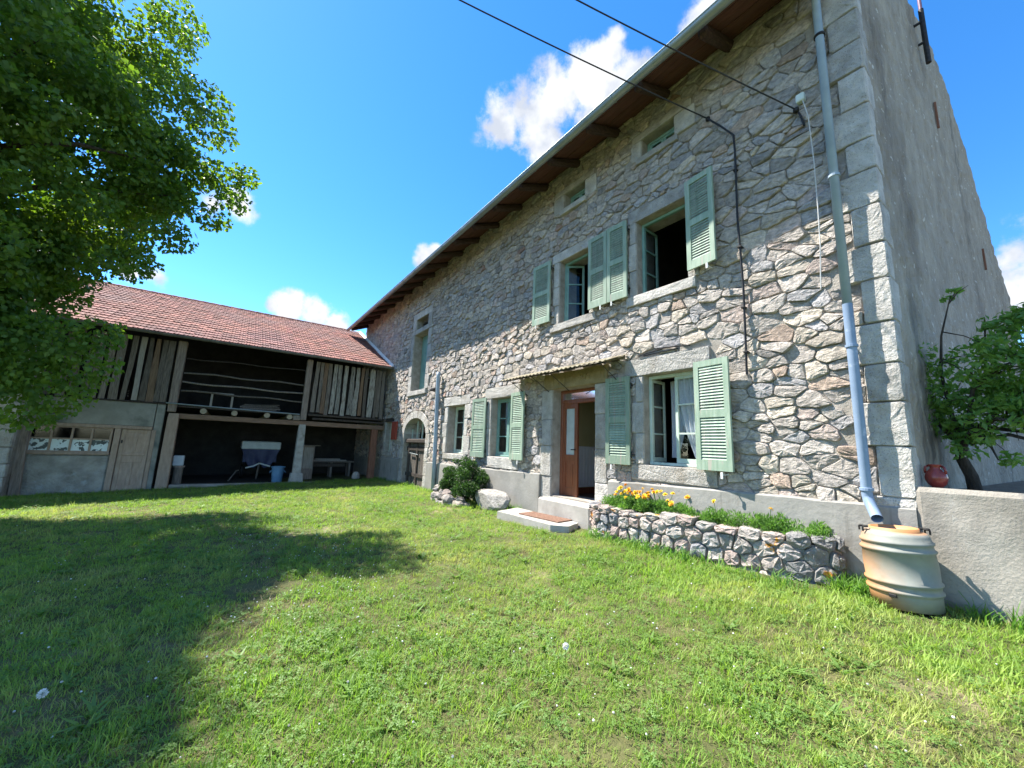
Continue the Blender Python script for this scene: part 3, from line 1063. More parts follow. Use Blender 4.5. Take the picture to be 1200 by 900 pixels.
def roof_and_eaves():
    ex, ez = 4.42, 5.66            # eave edge (underside)
    rx, rz = 9.3, 7.80
    sl = (rz - ez) / (rx - ex)
    ya, yb = Y0 + .06, Y1 + .1
    up = Vector((-sl, 0, 1)).normalized()
    # soffit boards, running along the eave, seen from below
    n = 7
    for i in range(n):
        x0, x1 = ex + .02 + (1.15) * i / n, ex + .02 + (1.15) * (i + 1) / n - .012
        a = Vector((x0, ya, ez + sl * (x0 - ex)))
        b = Vector((x1, ya, ez + sl * (x1 - ex)))
        j = rnd.uniform(0, .006)
        vs = []
        for y in (ya, yb):
            for p in (a, b):
                for h in (.02 + j, .045 + j):
                    q = p + up * h
                    vs.append((q.x, y, q.z))
        meshobj('soffit_board', vs, [(0, 2, 3, 1), (4, 5, 7, 6), (0, 1, 5, 4), (2, 6, 7, 3), (0, 4, 6, 2), (1, 3, 7, 5)], MT['soffit'], house)
    y = 1.15
    while y < yb:
        mb = MB()
        a = Vector((ex + .06, y, ez + sl * .06 - .055)); b = Vector((6.0, y, ez + sl * (6.0 - ex) - .055))
        mb.bar(a, b, .13, .15, c=.035, jit=.008)
        mb.build('rafter', MT['rafter'], house)
        y += 1.03 + rnd.uniform(-.04, .04)
    # roof covering: rows of tiles as one slab with steps
    vs, fs = [], []
    k = 0
    for (xa, za, xb, zb) in ((ex, ez + .05, rx, rz + .05), (15.9, 3.75, rx, rz + .05)):
        rows = 22
        for r in range(rows):
            x0, z0 = xa + (xb - xa) * r / rows, za + (zb - za) * r / rows
            x1, z1 = xa + (xb - xa) * (r + 1) / rows, za + (zb - za) * (r + 1) / rows
            b = len(vs)
            vs += [(x0, ya, z0), (x0, ya, z0 + .04), (x1, ya, z1 + .01), (x0, yb, z0), (x0, yb, z0 + .04), (x1, yb, z1 + .01)]
            fs += [(b, b + 1, b + 4, b + 3), (b + 1, b + 2, b + 5, b + 4)]
    meshobj('roof', vs, fs, MT['tile'], house)
    MB().tube([(rx, ya, rz + .07), (rx, yb, rz + .07)], .11, 10).build('roof_ridge', MT['tile'], house)
    # half round gutter
    gx, gz_, gr = ex - .045, ez - .01, .075
    vs, fs = [], []
    m = 12
    for y in (ya - .02, yb):
        for rr in (gr, gr - .006):
            for k in range(m + 1):
                an = math.pi + math.pi * k / m
                vs.append((gx + rr * math.cos(an), y, gz_ + rr * math.sin(an)))
    q = m + 1
    for k in range(m):
        fs.append((k, k + 1, 2 * q + k + 1, 2 * q + k))
        fs.append((q + k, 3 * q + k, 3 * q + k + 1, q + k + 1))
    fs.append((0, 2 * q, 3 * q, q)); fs.append((m, q + m, 3 * q + m, 2 * q + m))
    mb = MB(); mb.add(vs, fs)
    mb.tube([(gx - gr, ya, gz_ + .004), (gx - gr, yb, gz_ + .004)], .011, 8)
    g = mb.build('gutter', MT['zinc'], house, smooth=False)
    y = 1.5
    while y < yb:
        MB().tube([(gx + .085, y, gz_ + .02)] + [(gx + (gr + .006) * math.cos(math.pi * (1 + k / 6)), y, gz_ + (gr + .006) * math.sin(math.pi * (1 + k / 6))) for k in range(6, -1, -1)], .006, 5).build('gutter_bracket', MT['zinc'], g)
        y += 1.03


roof_and_eaves()


def downpipes():
    px, y = D - .125, 1.11
    p = MB().tube([(4.4, y + .02, 5.62), (4.46, y + .02, 5.60), (4.95, y + .01, 5.70), (px - .05, y, 5.68), (px, y, 5.60), (px, y, 1.62)], .043, 16).build('downpipe', MT['pipegrey'], house, smooth=True)
    q = MB().tube([(px, y, 1.64), (px, y, -.34), (px - .01, y - .01, -.39), (px - .22, y - .10, -.53)], .045, 16, cap=False)
    q.tube([(px - .2, y - .091, -.515), (px, y - .012, -.40)], .037, 12, cap=False)
    q.build('lower_downpipe', MT['pipeblue'], house, smooth=True)
    for z in (5.02, 3.14, 1.16, -.30):
        MB().lathe([(.043, 0), (.056, .004), (.056, .03), (.043, .034)], (px, y, z), 16).build('pipe_collar', MT['iron'] if z > 4 else MT['pipeblue'] if z < 1.5 else MT['pipegrey'], p, smooth=False)
        MB().bar((px + .05, y, z + .015), (D + .02, y, z + .015), .02, .02).build('pipe_bracket', MT['iron'], p)
    x2 = D - .13
    r = MB().tube([(x2, 11.2, 2.24), (x2, 11.2, 2.1), (x2, 11.06, -.35), (x2, 11.02, -1.42)], .062, 12).build('vent_pipe', MT['pipegrey'], house, smooth=True)
    for z in (1.7, .3):
        MB().bar((x2 + .06, 11.12, z), (D + .02, 11.12, z), .03, .03).build('pipe_bracket', MT['iron'], r)
    MB().box(D - .2, D + .02, 11.35, 11.62, 1.66, 1.74, c=.01).build('vent_outlet', MT['iron'], house)


downpipes()


# --------------------------------------------------------------- windows
def quad_box(T, u0, u1, v0, v1, w0, w1):
    vs = [T(u, v, w) for u in (u0, u1) for v in (v0, v1) for w in (w0, w1)]
    return vs, [(0, 1, 3, 2), (4, 6, 7, 5), (0, 4, 5, 1), (2, 3, 7, 6), (0, 2, 6, 4), (1, 5, 7, 3)]


def sash(win, hinge_y, sgn, wid, z0, z1, xw, ang, rows, matl, glass='glass', bar=.045):
    """a casement: hinged at hinge_y, extends towards sgn*y, swings inwards by ang"""
    ca, sa = math.cos(ang), math.sin(ang)
    T = lambda u, v, w: (xw + u * sa + w * ca, hinge_y + sgn * (u * ca - w * sa), v)
    mb = MB()
    for a in (quad_box(T, 0, bar, z0, z1, 0, .035), quad_box(T, wid - bar, wid, z0, z1, 0, .035), quad_box(T, bar, wid - bar, z0, z0 + bar * 1.5, 0, .034), quad_box(T, bar, wid - bar, z1 - bar, z1, 0, .034)):
        mb.add(*a)
    hh = (z1 - z0) / rows
    for k in range(1, rows):
        mb.add(*quad_box(T, bar, wid - bar, z0 + k * hh - .013, z0 + k * hh + .013, .003, .031))
    mb.build('sash', matl, win)
    for k in range(rows):
        a, b = z0 + k * hh + .012, z0 + (k + 1) * hh - .012
        meshobj('pane', [T(bar * .8, a, .016), T(wid - bar * .8, a, .016), T(wid - bar * .8, b, .016), T(bar * .8, b, .016)], [(0, 1, 2, 3)], MT[glass], win)


def window(key, setback, rows, angs, matl, glass='glass', lab=None):
    y0, y1, z0, z1 = OPEN[key]
    x = D + setback
    fr = .05
    mb = MB()
    mb.box(x, x + .06, y0 + .002, y0 + fr, z0 + .002, z1 - .002, c=.004)
    mb.box(x, x + .06, y1 - fr, y1 - .002, z0 + .002, z1 - .002, c=.004)
    mb.box(x + .001, x + .059, y0 + fr, y1 - fr, z1 - fr, z1 - .002, c=.004)
    mb.box(x - .03, x + .059, y0 + .01, y1 - .01, z0 + .003, z0 + fr * .9, c=.006)
    win = mb.build('window', matl, house)
    if lab: win['label'] = lab
    w = (y1 - y0 - 2 * fr) / 2
    aL, aR = angs       # aL: the sash on the far (high y) side
    if aL is not None: sash(win, y1 - fr, -1, w - .002, z0 + fr, z1 - fr, x + .012, aL, rows, matl, glass)
    if aR is not None: sash(win, y0 + fr, 1, w - .002, z0 + fr, z1 - fr, x + .012, aR, rows, matl, glass)
    return win


R = math.radians
window('three', .14, 3, (R(91), R(4)), MT['palepaint'], lab='casement window standing ajar with pale green frame')
window('two', .17, 3, (R(1), R(1)), MT['tealpaint'], lab='closed teal casement window')
window('mid', .24, 3, (R(1), R(1)), MT['palepaint'])
window('upR', .14, 3, (R(91), R(88)), MT['tealpaint'], lab='upper casement window wide open')
window('upL', .14, 3, (R(50), R(88)), MT['tealpaint'], lab='upper teal casement window half open')
window('smallL', .16, 1, (R(1), R(1)), MT['tealpaint'])
window('smallR', .16, 1, (R(1), R(1)), MT['tealpaint'])
window('corner', .18, 3, (R(1), R(1)), MT['palepaint'])
window('tallup', .2, 1, (R(1), R(1)), MT['greywood'])


def planked(key, setback, m, n, name, z0=None, z1=None):
    y0, y1, a, b = OPEN[key]
    z0, z1 = z0 if z0 is not None else a, z1 if z1 is not None else b
    x = D + setback
    par = None
    w = (y1 - y0 - .02) / n
    bk = MB()
    for zz in (z0 + .2, (z0 + z1) / 2, z1 - .2):
        bk.box(x + .045, x + .08, y0 + .02, y1 - .02, zz - .06, zz + .06, c=.005)
    par = bk.build(name, MT[m], house)
    for k in range(n):
        mb = MB()
        j = rnd.uniform(0, .008)
        mb.box(x + j, x + .042, y0 + .01 + k * w + .004, y0 + .01 + (k + 1) * w - .004, z0 + .003, z1 - .003, c=.005)
        mb.build('plank', MT[m], par)
    return par


planked('tall', .3, 'tealpaint', 7, 'loft_hatch')


def arch_door():
    # lower half-door of dark planks, glazed fanlight with bars behind
    x = D + .16
    y0, y1 = 12.12, 14.04
    hd = MB()
    hd.box(x - .045, x - .012, y0 + .04, y1 - .04, -.28, -.14, c=.006); hd.box(x - .045, x - .012, y0 + .04, y1 - .04, -1.18, -1.06, c=.006)
    d = hd.build('stable_door', MT['darkwood'], house)
    w = (y1 - y0) / 8
    for k in range(8):
        MB().box(x - .008 + rnd.uniform(0, .006), x + .03, y0 + k * w + .005, y0 + (k + 1) * w - .005, -1.46, -.02, c=.006).build('plank', MT['greywood'], d)
    MB().box(x - .12, x + .02, y0 - .02, y1 + .02, -.02, .13, c=.03, jit=.008).build('ledge', MT['darkwood'], d)
    MB().tube([(x - .06, 12.9, -.42), (x - .06, 13.65, -.38)], .018, 8).build('bolt', MT['zinc'], d)
    for yy in (13.05, 13.8):
        MB().box(x - .05, x - .014, yy - .05, yy + .05, -1.44, -.02, c=.006).build('brace', MT['darkwood'], d)
    # fanlight
    xf = D + .26
    yc, hw, zs_, rise = 13.08, .97, .30, .55
    fr = MB()
    for k in range(5):
        yy = yc - hw + .06 + (2 * hw - .12) * k / 4
        top = zs_ + rise * math.sqrt(max(0, 1 - ((yy - yc) / hw) ** 2))
        fr.box(xf, xf + .04, yy - .022, yy + .022, .1, max(.32, top))
    fr.box(xf - .004, xf + .044, yc - hw, yc + hw, .10, .15)
    f = fr.build('fanlight', MT['palepaint'], house)
    pts = [(xf + .02, yc + hw, .1)] + [(xf + .02, yc + hw * math.cos(math.pi * k / 12), zs_ + rise * math.sin(math.pi * k / 12)) for k in range(13)] + [(xf + .02, yc - hw, .1)]
    meshobj('pane', pts, [tuple(range(len(pts)))], MT['darkglass'], f)


arch_door()


def front_door():
    y0, y1, z0, z1 = OPEN['door']
    x = D + .22
    fr = MB()
    fr.box(x, x + .08, y0 + .002, y0 + .06, z0, z1 - .003, c=.006)
    fr.box(x, x + .08, y1 - .06, y1 - .002, z0, z1 - .003, c=.006)
    fr.box(x + .001, x + .079, y0 + .06, y1 - .06, z1 - .06, z1 - .003, c=.006)
    fr.box(x - .004, x + .084, y0 + .06, y1 - .06, .90, .98, c=.008)
    f = fr.build('door_frame', MT['doorwood'], house)
    meshobj('transom_pane', [(x + .04, y0 + .06, .98), (x + .04, y1 - .06, .98), (x + .04, y1 - .06, z1 - .06), (x + .04, y0 + .06, z1 - .06)], [(0, 1, 2, 3)], MT['darkglass'], f)

    def leaf(T, w, nm):
        mb = MB()
        b = .085
        for a in (quad_box(T, 0, b, z0 + .01, .9, 0, .045), quad_box(T, w - b, w, z0 + .01, .9, 0, .045), quad_box(T, b, w - b, z0 + .01, z0 + .16, .001, .044),
                  quad_box(T, b, w - b, .80, .9, .001, .044), quad_box(T, b, w - b, -.24, -.12, .001, .044), quad_box(T, b, w - b, z0 + .16, -.24, .014, .032), quad_box(T, b + .04, w - b - .04, z0 + .22, -.30, .004, .014)):
            mb.add(*a)
        l = mb.build(nm, MT['doorwood'], house)
        meshobj('pane', [T(b, -.12, .02), T(w - b, -.12, .02), T(w - b, .8, .02), T(b, .8, .02)], [(0, 1, 2, 3)], MT['frost'], l)
        hnd = MB()
        p = [T(w - .045, -.02, -.035), T(w - .045, -.02, -.005), T(w - .14, -.02, -.035)]
        hnd.tube([p[1], p[0], p[2]], .01, 8)
        hnd.build('handle', MT['iron'], l)
        return l
    MT['frost'] = mat('frosted_glass', (.36, .40, .40), (.46, .50, .50), 6, .35, .1, 30, .002, spec=.5)
    w = .41
    leaf(lambda u, v, q: (x + .02 + q, y1 - .06 - u, v), w, 'door_leaf')
    ang = R(93)
    ca, sa = math.cos(ang), math.sin(ang)
    leaf(lambda u, v, q: (x + .07 + u * sa + q * ca, y0 + .06 + u * ca - q * sa, v), w, 'door_leaf')


front_door()


def interior():
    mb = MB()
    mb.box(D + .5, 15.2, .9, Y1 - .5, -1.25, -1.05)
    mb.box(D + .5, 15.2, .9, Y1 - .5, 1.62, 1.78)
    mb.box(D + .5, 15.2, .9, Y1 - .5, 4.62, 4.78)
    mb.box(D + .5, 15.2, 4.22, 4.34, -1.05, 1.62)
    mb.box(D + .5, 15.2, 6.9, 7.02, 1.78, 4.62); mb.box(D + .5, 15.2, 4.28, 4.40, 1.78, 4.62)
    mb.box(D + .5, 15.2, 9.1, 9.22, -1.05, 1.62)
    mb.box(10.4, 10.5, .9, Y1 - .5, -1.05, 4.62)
    mb.build('inner_walls', MT['shadeplaster'], house)
    MB().box(D + .06, 10.3, 4.36, 5.98, -1.05, -.93).build('hall_floor', MT['floorwood'], house)
    hp = MB()
    hp.box(D + .5, 9.8, 5.98, 6.08, -.93, 1.6)
    hp.build('hall_partition', MT['hallplaster'], house)
    wn = MB()
    wn.box(D + .5, 9.8, 5.955, 5.978, .02, .06, c=.004)
    w_ = wn.build('wainscot', MT['wainscot'], house)
    xx = D + .5
    while xx < 8.6:
        MB().box(xx + .003, xx + .092, 5.96, 5.978, -.80, .02, c=.005).build('wainscot_board', MT['wainscot'], w_)
        xx += .095
    MB().box(D + .5, 9.8, 5.962, 5.978, -.93, -.81).build('skirting', MT['doorwood'], house)


interior()


# --------------------------------------------------------------- shutters
def shutter(hinge_y, sgn, w, z0, z1, off, ang, label=None):
    """folded back on the wall: hinge side next to the opening, free edge swung out by ang"""
    ca, sa = math.cos(ang), math.sin(ang)
    T = lambda u, v, q: (D - off - u * sa - q * ca, hinge_y + sgn * (u * ca - q * sa), v)
    st = .072
    mb = MB()
    th = .036
    mid = z0 + (z1 - z0) * .50
    b = [quad_box(T, 0, st, z0, z1, 0, th), quad_box(T, w - st, w, z0, z1, 0, th), quad_box(T, st, w - st, z0, z0 + .13, .001, th - .001),
         quad_box(T, st, w - st, z1 - .085, z1, .001, th - .001), quad_box(T, st, w - st, mid - .045, mid + .05, .001, th - .001)]
    for a in b: mb.add(*a)
    o = mb.build('shutter', MT['shutter'], house)
    if label: o['label'] = label
    for (a, c) in ((z0 + .13, mid - .045), (mid + .05, z1 - .085)):
        n = max(8, int((c - a) / .039))
        h = (c - a) / n
        src = None
        for k in range(n):
            zc = a + (k + .5) * h
            vs = []
            for u in (st - .004, w - st + .004):
                for (dv, dq) in ((-.020, th * .80), (-.013, th * .84), (.018, th * .34), (.011, th * .30)):
                    vs.append(T(u, zc + dv, dq))
            if src is None:
                src = meshobj('slat', vs, [(0, 1, 2, 3), (7, 6, 5, 4), (0, 4, 5, 1), (1, 5, 6, 2), (2, 6, 7, 3), (3, 7, 4, 0)], MT['shutter'], o)
                zsrc = zc
                base = WORLD[src.name].copy()
            else:
                copy_at(src, o, base + Vector((0, 0, zc - zsrc)))
    hg = MB()
    for zz in (z0 + .16, z1 - .16):
        p = T(-.01, zz, 0)
        hg.tube([(p[0], p[1], zz - .05), (p[0], p[1], zz + .05)], .011, 6)
        hg.bar(p, (D + .05, p[1], zz), .02, .012)
    hg.build('hinge', MT['iron'], o)
    st_ = T(w * .72, z0 - .045, .0)
    cb = MB()
    cb.bar((D + .02, st_[1], st_[2]), (st_[0] - .05, st_[1], st_[2]), .012, .012)
    cb.box(st_[0] - .062, st_[0] - .048, st_[1] - .015, st_[1] + .015, st_[2] - .05, st_[2] + .03, c=.003)
    cb.build('shutter_catch', MT['lime'], o)
    return o


shutter(5.97, 1, .54, 2.65, 4.03, .07, R(3))
shutter(4.86, -1, .46, 2.60, 4.01, .07, R(2))
shutter(3.97, 1, .42, 2.60, 4.02, .075, R(2))
shutter(2.87, -1, .44, 2.66, 4.10, .085, R(7))
shutter(8.34, 1, .60, -.30, 1.20, .06, R(4))
shutter(7.24, -1, .54, -.29, 1.22, .06, R(5))
shutter(3.95, 1, .48, -.22, 1.22, .06, R(2))
shutter(2.84, -1, .50, -.21, 1.27, .08, R(7))
MB().box(D - .10, D - .05, 14.72, 15.28, .08, .78, c=.008).build('shutter', MT['redpaint'], house)['label'] = 'small faded red shutter folded back by the barn corner'

# lace curtains hang inside the ground floor windows
def curtain(y0, y1, z0, z1, x, sweep, label, flip=False, m='lace'):
    nu, nv = 40, 16
    vs, fs = [], []
    for j in range(nv + 1):
        t = j / nv
        ww = 1 - sweep * max(0, (1 - t) * 1.25 - .25) ** 1.5 * 1.2
        for i in range(nu + 1):
            s = i / nu
            y = (y0 + (y1 - y0) * s * ww) if not flip else (y1 - (y1 - y0) * s * ww)
            vs.append((x + .022 * math.sin(s * 26 + 1.5 * math.sin(t * 3)) * (.6 + .4 * t), y, z0 + (z1 - z0) * t))
    for j in range(nv):
        for i in range(nu):
            a = j * (nu + 1) + i
            fs.append((a, a + 1, a + nu + 2, a + nu + 1))
    o = meshobj('lace_curtain', vs, fs, MT[m], smooth=True)
    return tag(o, label, 'curtain', 'lace curtains in the ground floor windows')


curtain(2.93, 3.32, -.12, 1.17, D + .24, .62, 'white lace curtain behind the near pane of the open window with flowers below')
curtain(3.30, 3.62, -.08, 1.17, D + .56, .55, 'white lace curtain drawn aside behind the inward swung casement', True)
curtain(7.34, 7.98, -.2, 1.12, D + .27, .15, 'patterned lace curtain behind the closed teal window beside the bush')


# --------------------------------------------------------------- canopy over the door
def canopy():
    t = thing('door_canopy', 'thin rusty corrugated canopy sheet on wire brackets above the front door', 'canopy', (D, 5.5, 1.5))
    ya, yb = 4.02, 7.05
    xo, xi, zo, zi = 4.74, 5.26, 1.42, 1.60
    n = 160
    vs, fs = [], []
    for i in range(n + 1):
        y = ya + (yb - ya) * i / n
        w = .011 * math.sin(i * 1.05)
        for (x, z) in ((xo, zo), (xi, zi)):
            vs.append((x, y, z + w)); vs.append((x, y, z + w + .006))
    for i in range(n):
        a, b = i * 4, i * 4 + 4
        fs += [(a, a + 2, b + 2, b), (a + 1, b + 1, b + 3, a + 3), (a, b, b + 1, a + 1), (a + 2, a + 3, b + 3, b + 2)]
    meshobj('corrugated_sheet', vs, fs, mat('rusty_sheet', (.13, .10, .06), (.42, .38, .27), 5, .7, .4, 30, .004, metal=.2), t)
    for y in (4.2, 5.45, 6.0, 6.75):
        MB().tube([(D + .02, y, 1.12), (xo + .06, y, zo - .02), (D + .02, y, 1.55)], .009, 6).build('bracket', MT['iron'], t)
    MB().tube([(xo + .05, ya + .05, zo - .012), (xo + .05, yb - .05, zo - .012)], .012, 6).build('front_rod', MT['iron'], t)


canopy()

# shelf bracket over the curtained window, and the black service cables
def cables():
    o = MB()
    o.bar((D - .045, 3.80, 1.535), (D - .05, 3.30, 1.585), .03, .014); o.bar((D - .05, 3.30, 1.585), (D - .045, 2.92, 1.55), .03, .014)
    o.bar((D - .042, 3.70, 1.522), (D - .042, 3.1, 1.54), .02, .012)
    tag(o.build('iron_bar', MT['iron']), 'bent black iron bar resting on the lintel of the curtained window', 'iron bar')

    def sag(a, b, s, n=24):
        a, b = Vector(a), Vector(b)
        return [a.lerp(b, i / n) + Vector((0, 0, -s * 4 * (i / n) * (1 - i / n))) for i in range(n + 1)]
    c1 = MB().tube(sag((5.22, 2.50, 4.97), Vector((5.22, 2.50, 4.97)) + Vector((-3.05, 1.30, 1.05)) * 5, .5), .010, 6)
    c1.tube([(5.22, 2.50, 4.97), (5.22, 2.3, 4.68), (5.24, 2.16, 4.46), (5.23, 2.15, 4.2), (5.235, 2.17, 3.2), (5.24, 2.15, 2.2), (5.235, 2.16, 1.4), (5.24, 2.17, 1.02)], .014, 6)
    tag(c1.build('power_cable', MT['cable']), 'black overhead cable that bends and runs straight down the wall', 'cable')
    c2 = MB().tube(sag((5.25, 1.41, 4.29), Vector((5.25, 1.41, 4.29)) + Vector((-2.63, 1.21, 1.05)) * 5.5, .5), .009, 6)
    c2.tube([(5.25, 1.41, 4.29), (5.25, 1.38, 4.18), (5.27, 1.36, 4.05)], .012, 6)
    tag(c2.build('power_cable', MT['cable']), 'black overhead cable ending beside the small pale box near the downpipe', 'cable')
    for (y, z) in ((2.50, 4.97), (1.42, 4.29)):
        tag(MB().lathe([(.02, -.03), (.032, -.02), (.032, .02), (.02, .03)], (5.235, y, z), 10).build('cable_clamp', MT['iron']), 'small black clamp where the %s overhead cable meets the wall' % ('long' if y > 2 else 'short'), 'clamp')
    for z, lb in ((3.9, 'topmost black clip on the vertical cable, near the upper shutter top'), (2.75, 'black clip on the vertical cable level with the upper window sill'), (1.9, 'black clip on the vertical cable midway between the two floors'), (1.3, 'lowest black clip on the vertical cable, by the ground floor shutter')):
        tag(MB().box(D - .085, D + .01, 2.14, 2.19, z, z + .025, c=.004).build('cable_clip', MT['iron']), lb, 'clip', 'clips along the vertical cable')
    tag(MB().box(D - .10, D - .02, 1.32, 1.41, 4.36, 4.47, c=.012).build('junction_box', MT['boxplastic']), 'small pale green junction box on the wall beside the downpipe top', 'junction box')
    tag(MB().tube([(5.22, 1.34, 4.36), (5.215, 1.30, 4.1), (5.21, 1.285, 3.5), (5.215, 1.29, 2.9), (5.21, 1.30, 2.4), (5.22, 1.335, 1.9)], .006, 6).build('loose_wire', MT['whitewire']), 'thin white wire hanging loose beside the grey downpipe', 'wire')
    # mast on the gable
    t = thing('roof_mast', 'dark metal mast clamped to the top of the roughcast gable', 'mast', (8.62, .52, 6.5))
    x, y = 8.62, .5
    MB().tube([(x, y, 6.55), (x, y, 7.6)], .035, 10).build('sleeve', MT['iron'], t)
    MB().tube([(x, y, 7.5), (x, y, 9.6)], .024, 10).build('pole', mat('purple_brown_metal', (.16, .08, .12), (.25, .13, .17), 5, .5, .1), t)
    for z in (6.95, 7.35):
        MB().bar((x - .02, y, z), (x - .02, y + .18, z), .03, .03).build('bracket', MT['iron'], t)


cables()

# ------------------------------------------------------------------ doorstep, slab, mat
def doorstep():
    mb = MB()
    x0, x1 = 5.0, D + .16
    mb.box(x0, x1, 4.60, 5.95, -1.36, -.945, c=.03, jit=.008)
    tag(mb.build('doorstep', MT['slab']), 'thick worn stone doorstep under the open front door', 'doorstep')
    zt = -1.235
    vs = [(4.36, 6.36), (4.99, 6.55), (4.99, 4.85), (4.62, 4.68), (4.40, 4.9)]
    pts = []
    for k in range(len(vs)):
        a, b = vs[k], vs[(k + 1) % len(vs)]
        for t in range(4):
            pts.append((a[0] + (b[0] - a[0]) * t / 4 + rnd.uniform(-.012, .012), a[1] + (b[1] - a[1]) * t / 4 + rnd.uniform(-.012, .012)))
    m = len(pts)
    v = [(x, y, -1.45) for x, y in pts] + [(x, y, zt) for x, y in pts]
    f = [tuple(range(m)), tuple(range(2 * m - 1, m - 1, -1))] + [(i, i + m, (i + 1) % m + m, (i + 1) % m) for i in range(m)]
    tag(meshobj('paving_slab', v, f, MT['slab']), 'flat pale paving slab on the grass in front of the doorstep', 'paving slab')
    M = Matrix.Rotation(R(6), 3, 'Z')
    tag(MB().box(4.58, 4.96, 4.98, 5.95, zt + .002, zt + .022, c=.006, M=M).build('doormat', MT['doormat']), 'brown coir doormat lying on the pale slab', 'doormat')


doorstep()

# ------------------------------------------------------------------ flower bed
BEDPATH = [(5.24, 4.56), (4.90, 4.50), (4.78, 4.30), (4.82, 3.5), (4.92, 2.5), (4.98, 1.75), (5.06, 1.44), (5.22, 1.32)]


def path_at(s):
    """point and outward normal at arc length s along BEDPATH"""
    acc = 0
    for i in range(len(BEDPATH) - 1):
        a, b = Vector((*BEDPATH[i], 0)), Vector((*BEDPATH[i + 1], 0))
        ln = (b - a).length
        if s <= acc + ln or i == len(BEDPATH) - 2:
            d = (b - a) / ln
            return a + d * (s - acc), Vector((d.y, -d.x, 0))
        acc += ln


BEDLEN = sum((Vector(BEDPATH[i + 1]) - Vector(BEDPATH[i])).length for i in range(len(BEDPATH) - 1))


def smooth_path(s):
    ps = [path_at(max(0, min(BEDLEN, s + d))) for d in (-.14, -.07, 0, .07, .14)]
    p = sum((q[0] for q in ps), Vector()) / 5
    n = sum((q[1] for q in ps), Vector()).normalized()
    return p, n


def bed_wall():
    t = thing('flower_bed_wall', 'low dry stone wall with orange lichen holding the flower bed', 'stone wall', (4.9, 3.0, -1.3))

    def fm(u, v, w):
        p, n = smooth_path(u)
        # n points to the lawn side
        if n.x > 0.3: n = -n
        q = p + n * w
        return (q.x, q.y, v)
    seeds = []
    z = -1.42
    row = 0
    while z < -.86:
        h = rnd.uniform(.12, .17)
        s = rnd.uniform(-.1, .05)
        while s < BEDLEN + .1:
            w = rnd.uniform(.13, .27)
            seeds.append((s + w / 2, z + h / 2 + rnd.uniform(-.03, .03)))
            s += w
        z += h
    polys = voronoi(seeds, .85, .4)
    tints = [(.40, .36, .33), (.34, .32, .31), (.45, .40, .36), (.40, .32, .29), (.43, .36, .325), (.24, .24, .25), (.47, .43, .38)]
    for (u, v), p in zip(seeds, polys):
        if not p: continue
        top = -.84 + .05 * max(0, min(1, (u - 1.2) / 2)) + .025 * math.sin(u * 4.1) + rnd.uniform(-.02, .025)
        p = clip_poly(p, 0, 1, top)
        if len(p) >= 3: p = clip_poly(p, -1, 0, 0)
        if len(p) >= 3: p = clip_poly(p, 1, 0, BEDLEN)
        if len(p) < 3: continue
        p = shrink(p, rnd.uniform(.004, .012))
        if not p or poly_area(p) < .002: continue
        g = stone_geo(p, fm, depth=.2, bulge=.045, step=.06, jit=.012, facet=.014)
        if not g: continue
        c = rnd.choice(tints)
        k = rnd.uniform(.85, 1.2)
        c = tuple(q * k for q in c)
        if u > BEDLEN - .5: c = (.25, .245, .24)
        mb = MB(); mb.add(g[0], g[1], c)
        mb.build('stone', MT['bedstone'], t)
    # rough cap and core
    vs, fs = [], []
    n = 60
    for i in range(n + 1):
        p, nn = smooth_path(BEDLEN * i / n)
        if nn.x > .3: nn = -nn
        for (o, z) in ((-.02, -1.45), (-.02, -.90), (-.20, -.90), (-.20, -1.45)):
            q = p + nn * o
            vs.append((q.x, q.y, z + .01 * rnd.uniform(-1, 1)))
    for i in range(n):
        for k in range(3):
            fs.append((i * 4 + k, i * 4 + k + 1, i * 4 + 5 + k, i * 4 + 4 + k))
    meshobj('mortar_core', vs, fs, MT['mortar'], t)


MT['bedstone'] = mat('lichen_stone', (.66, .66, .66), (1.15, 1.12, 1.08), 12, .92, 1.0, 34, .03, tint=True, speck=((.52, .51, .48), 22, .64), c3=(.58, .25, .035), c3s=4.0, c3lo=.64, c3hi=.68)
bed_wall()


def bed_soil():
    pts = [(x + .08, y) for x, y in BEDPATH[1:-1]]
    vs = [(D - .05, 4.5, -.88)] + [(x + .05, y, -.90) for x, y in pts] + [(D - .05, 1.4, -.89)]
    b = [(x, y, z - .4) for x, y, z in vs]
    m = len(vs)
    o = meshobj('bed_soil', vs + b, [tuple(range(m))] + [(i, (i + 1) % m, (i + 1) % m + m, i + m) for i in range(m)], MT['soil'])
    tag(o, kind='structure')


bed_soil()


# ------------------------------------------------------------------ foliage makers (numpy)
def leaves_mesh(name, centers, dirs, size, matl, parent=None, aspect=.55, fold=.25, pts=4, origin=None):
    """one folded leaf at each centre; dirs = direction of the leaf's length"""
    n = len(centers)
    c = np.asarray(centers); d = np.asarray(dirs)
    d = d / np.maximum(np.linalg.norm(d, axis=1, keepdims=True), 1e-6)
    r = nrs.normal(size=(n, 3))
    sd_ = np.cross(d, r); sd_ /= np.maximum(np.linalg.norm(sd_, axis=1, keepdims=True), 1e-6)
    up = np.cross(sd_, d)
    s = (np.asarray(size) * nrs.uniform(.7, 1.25, n))[:, None]
    base, tip = c - d * s * .5, c + d * s * .5
    l = c + sd_ * s * aspect * .5 + up * s * fold * .3 - d * s * .05
    rr = c - sd_ * s * aspect * .5 + up * s * fold * .3 - d * s * .05
    V = np.stack([base, l, tip, rr], 1).reshape(-1, 3)
    i = np.arange(n) * 4
    F = np.concatenate([np.stack([i, i + 1, i + 2], 1), np.stack([i, i + 2, i + 3], 1)])
    return raw_mesh(name, V, F, matl, parent, origin)


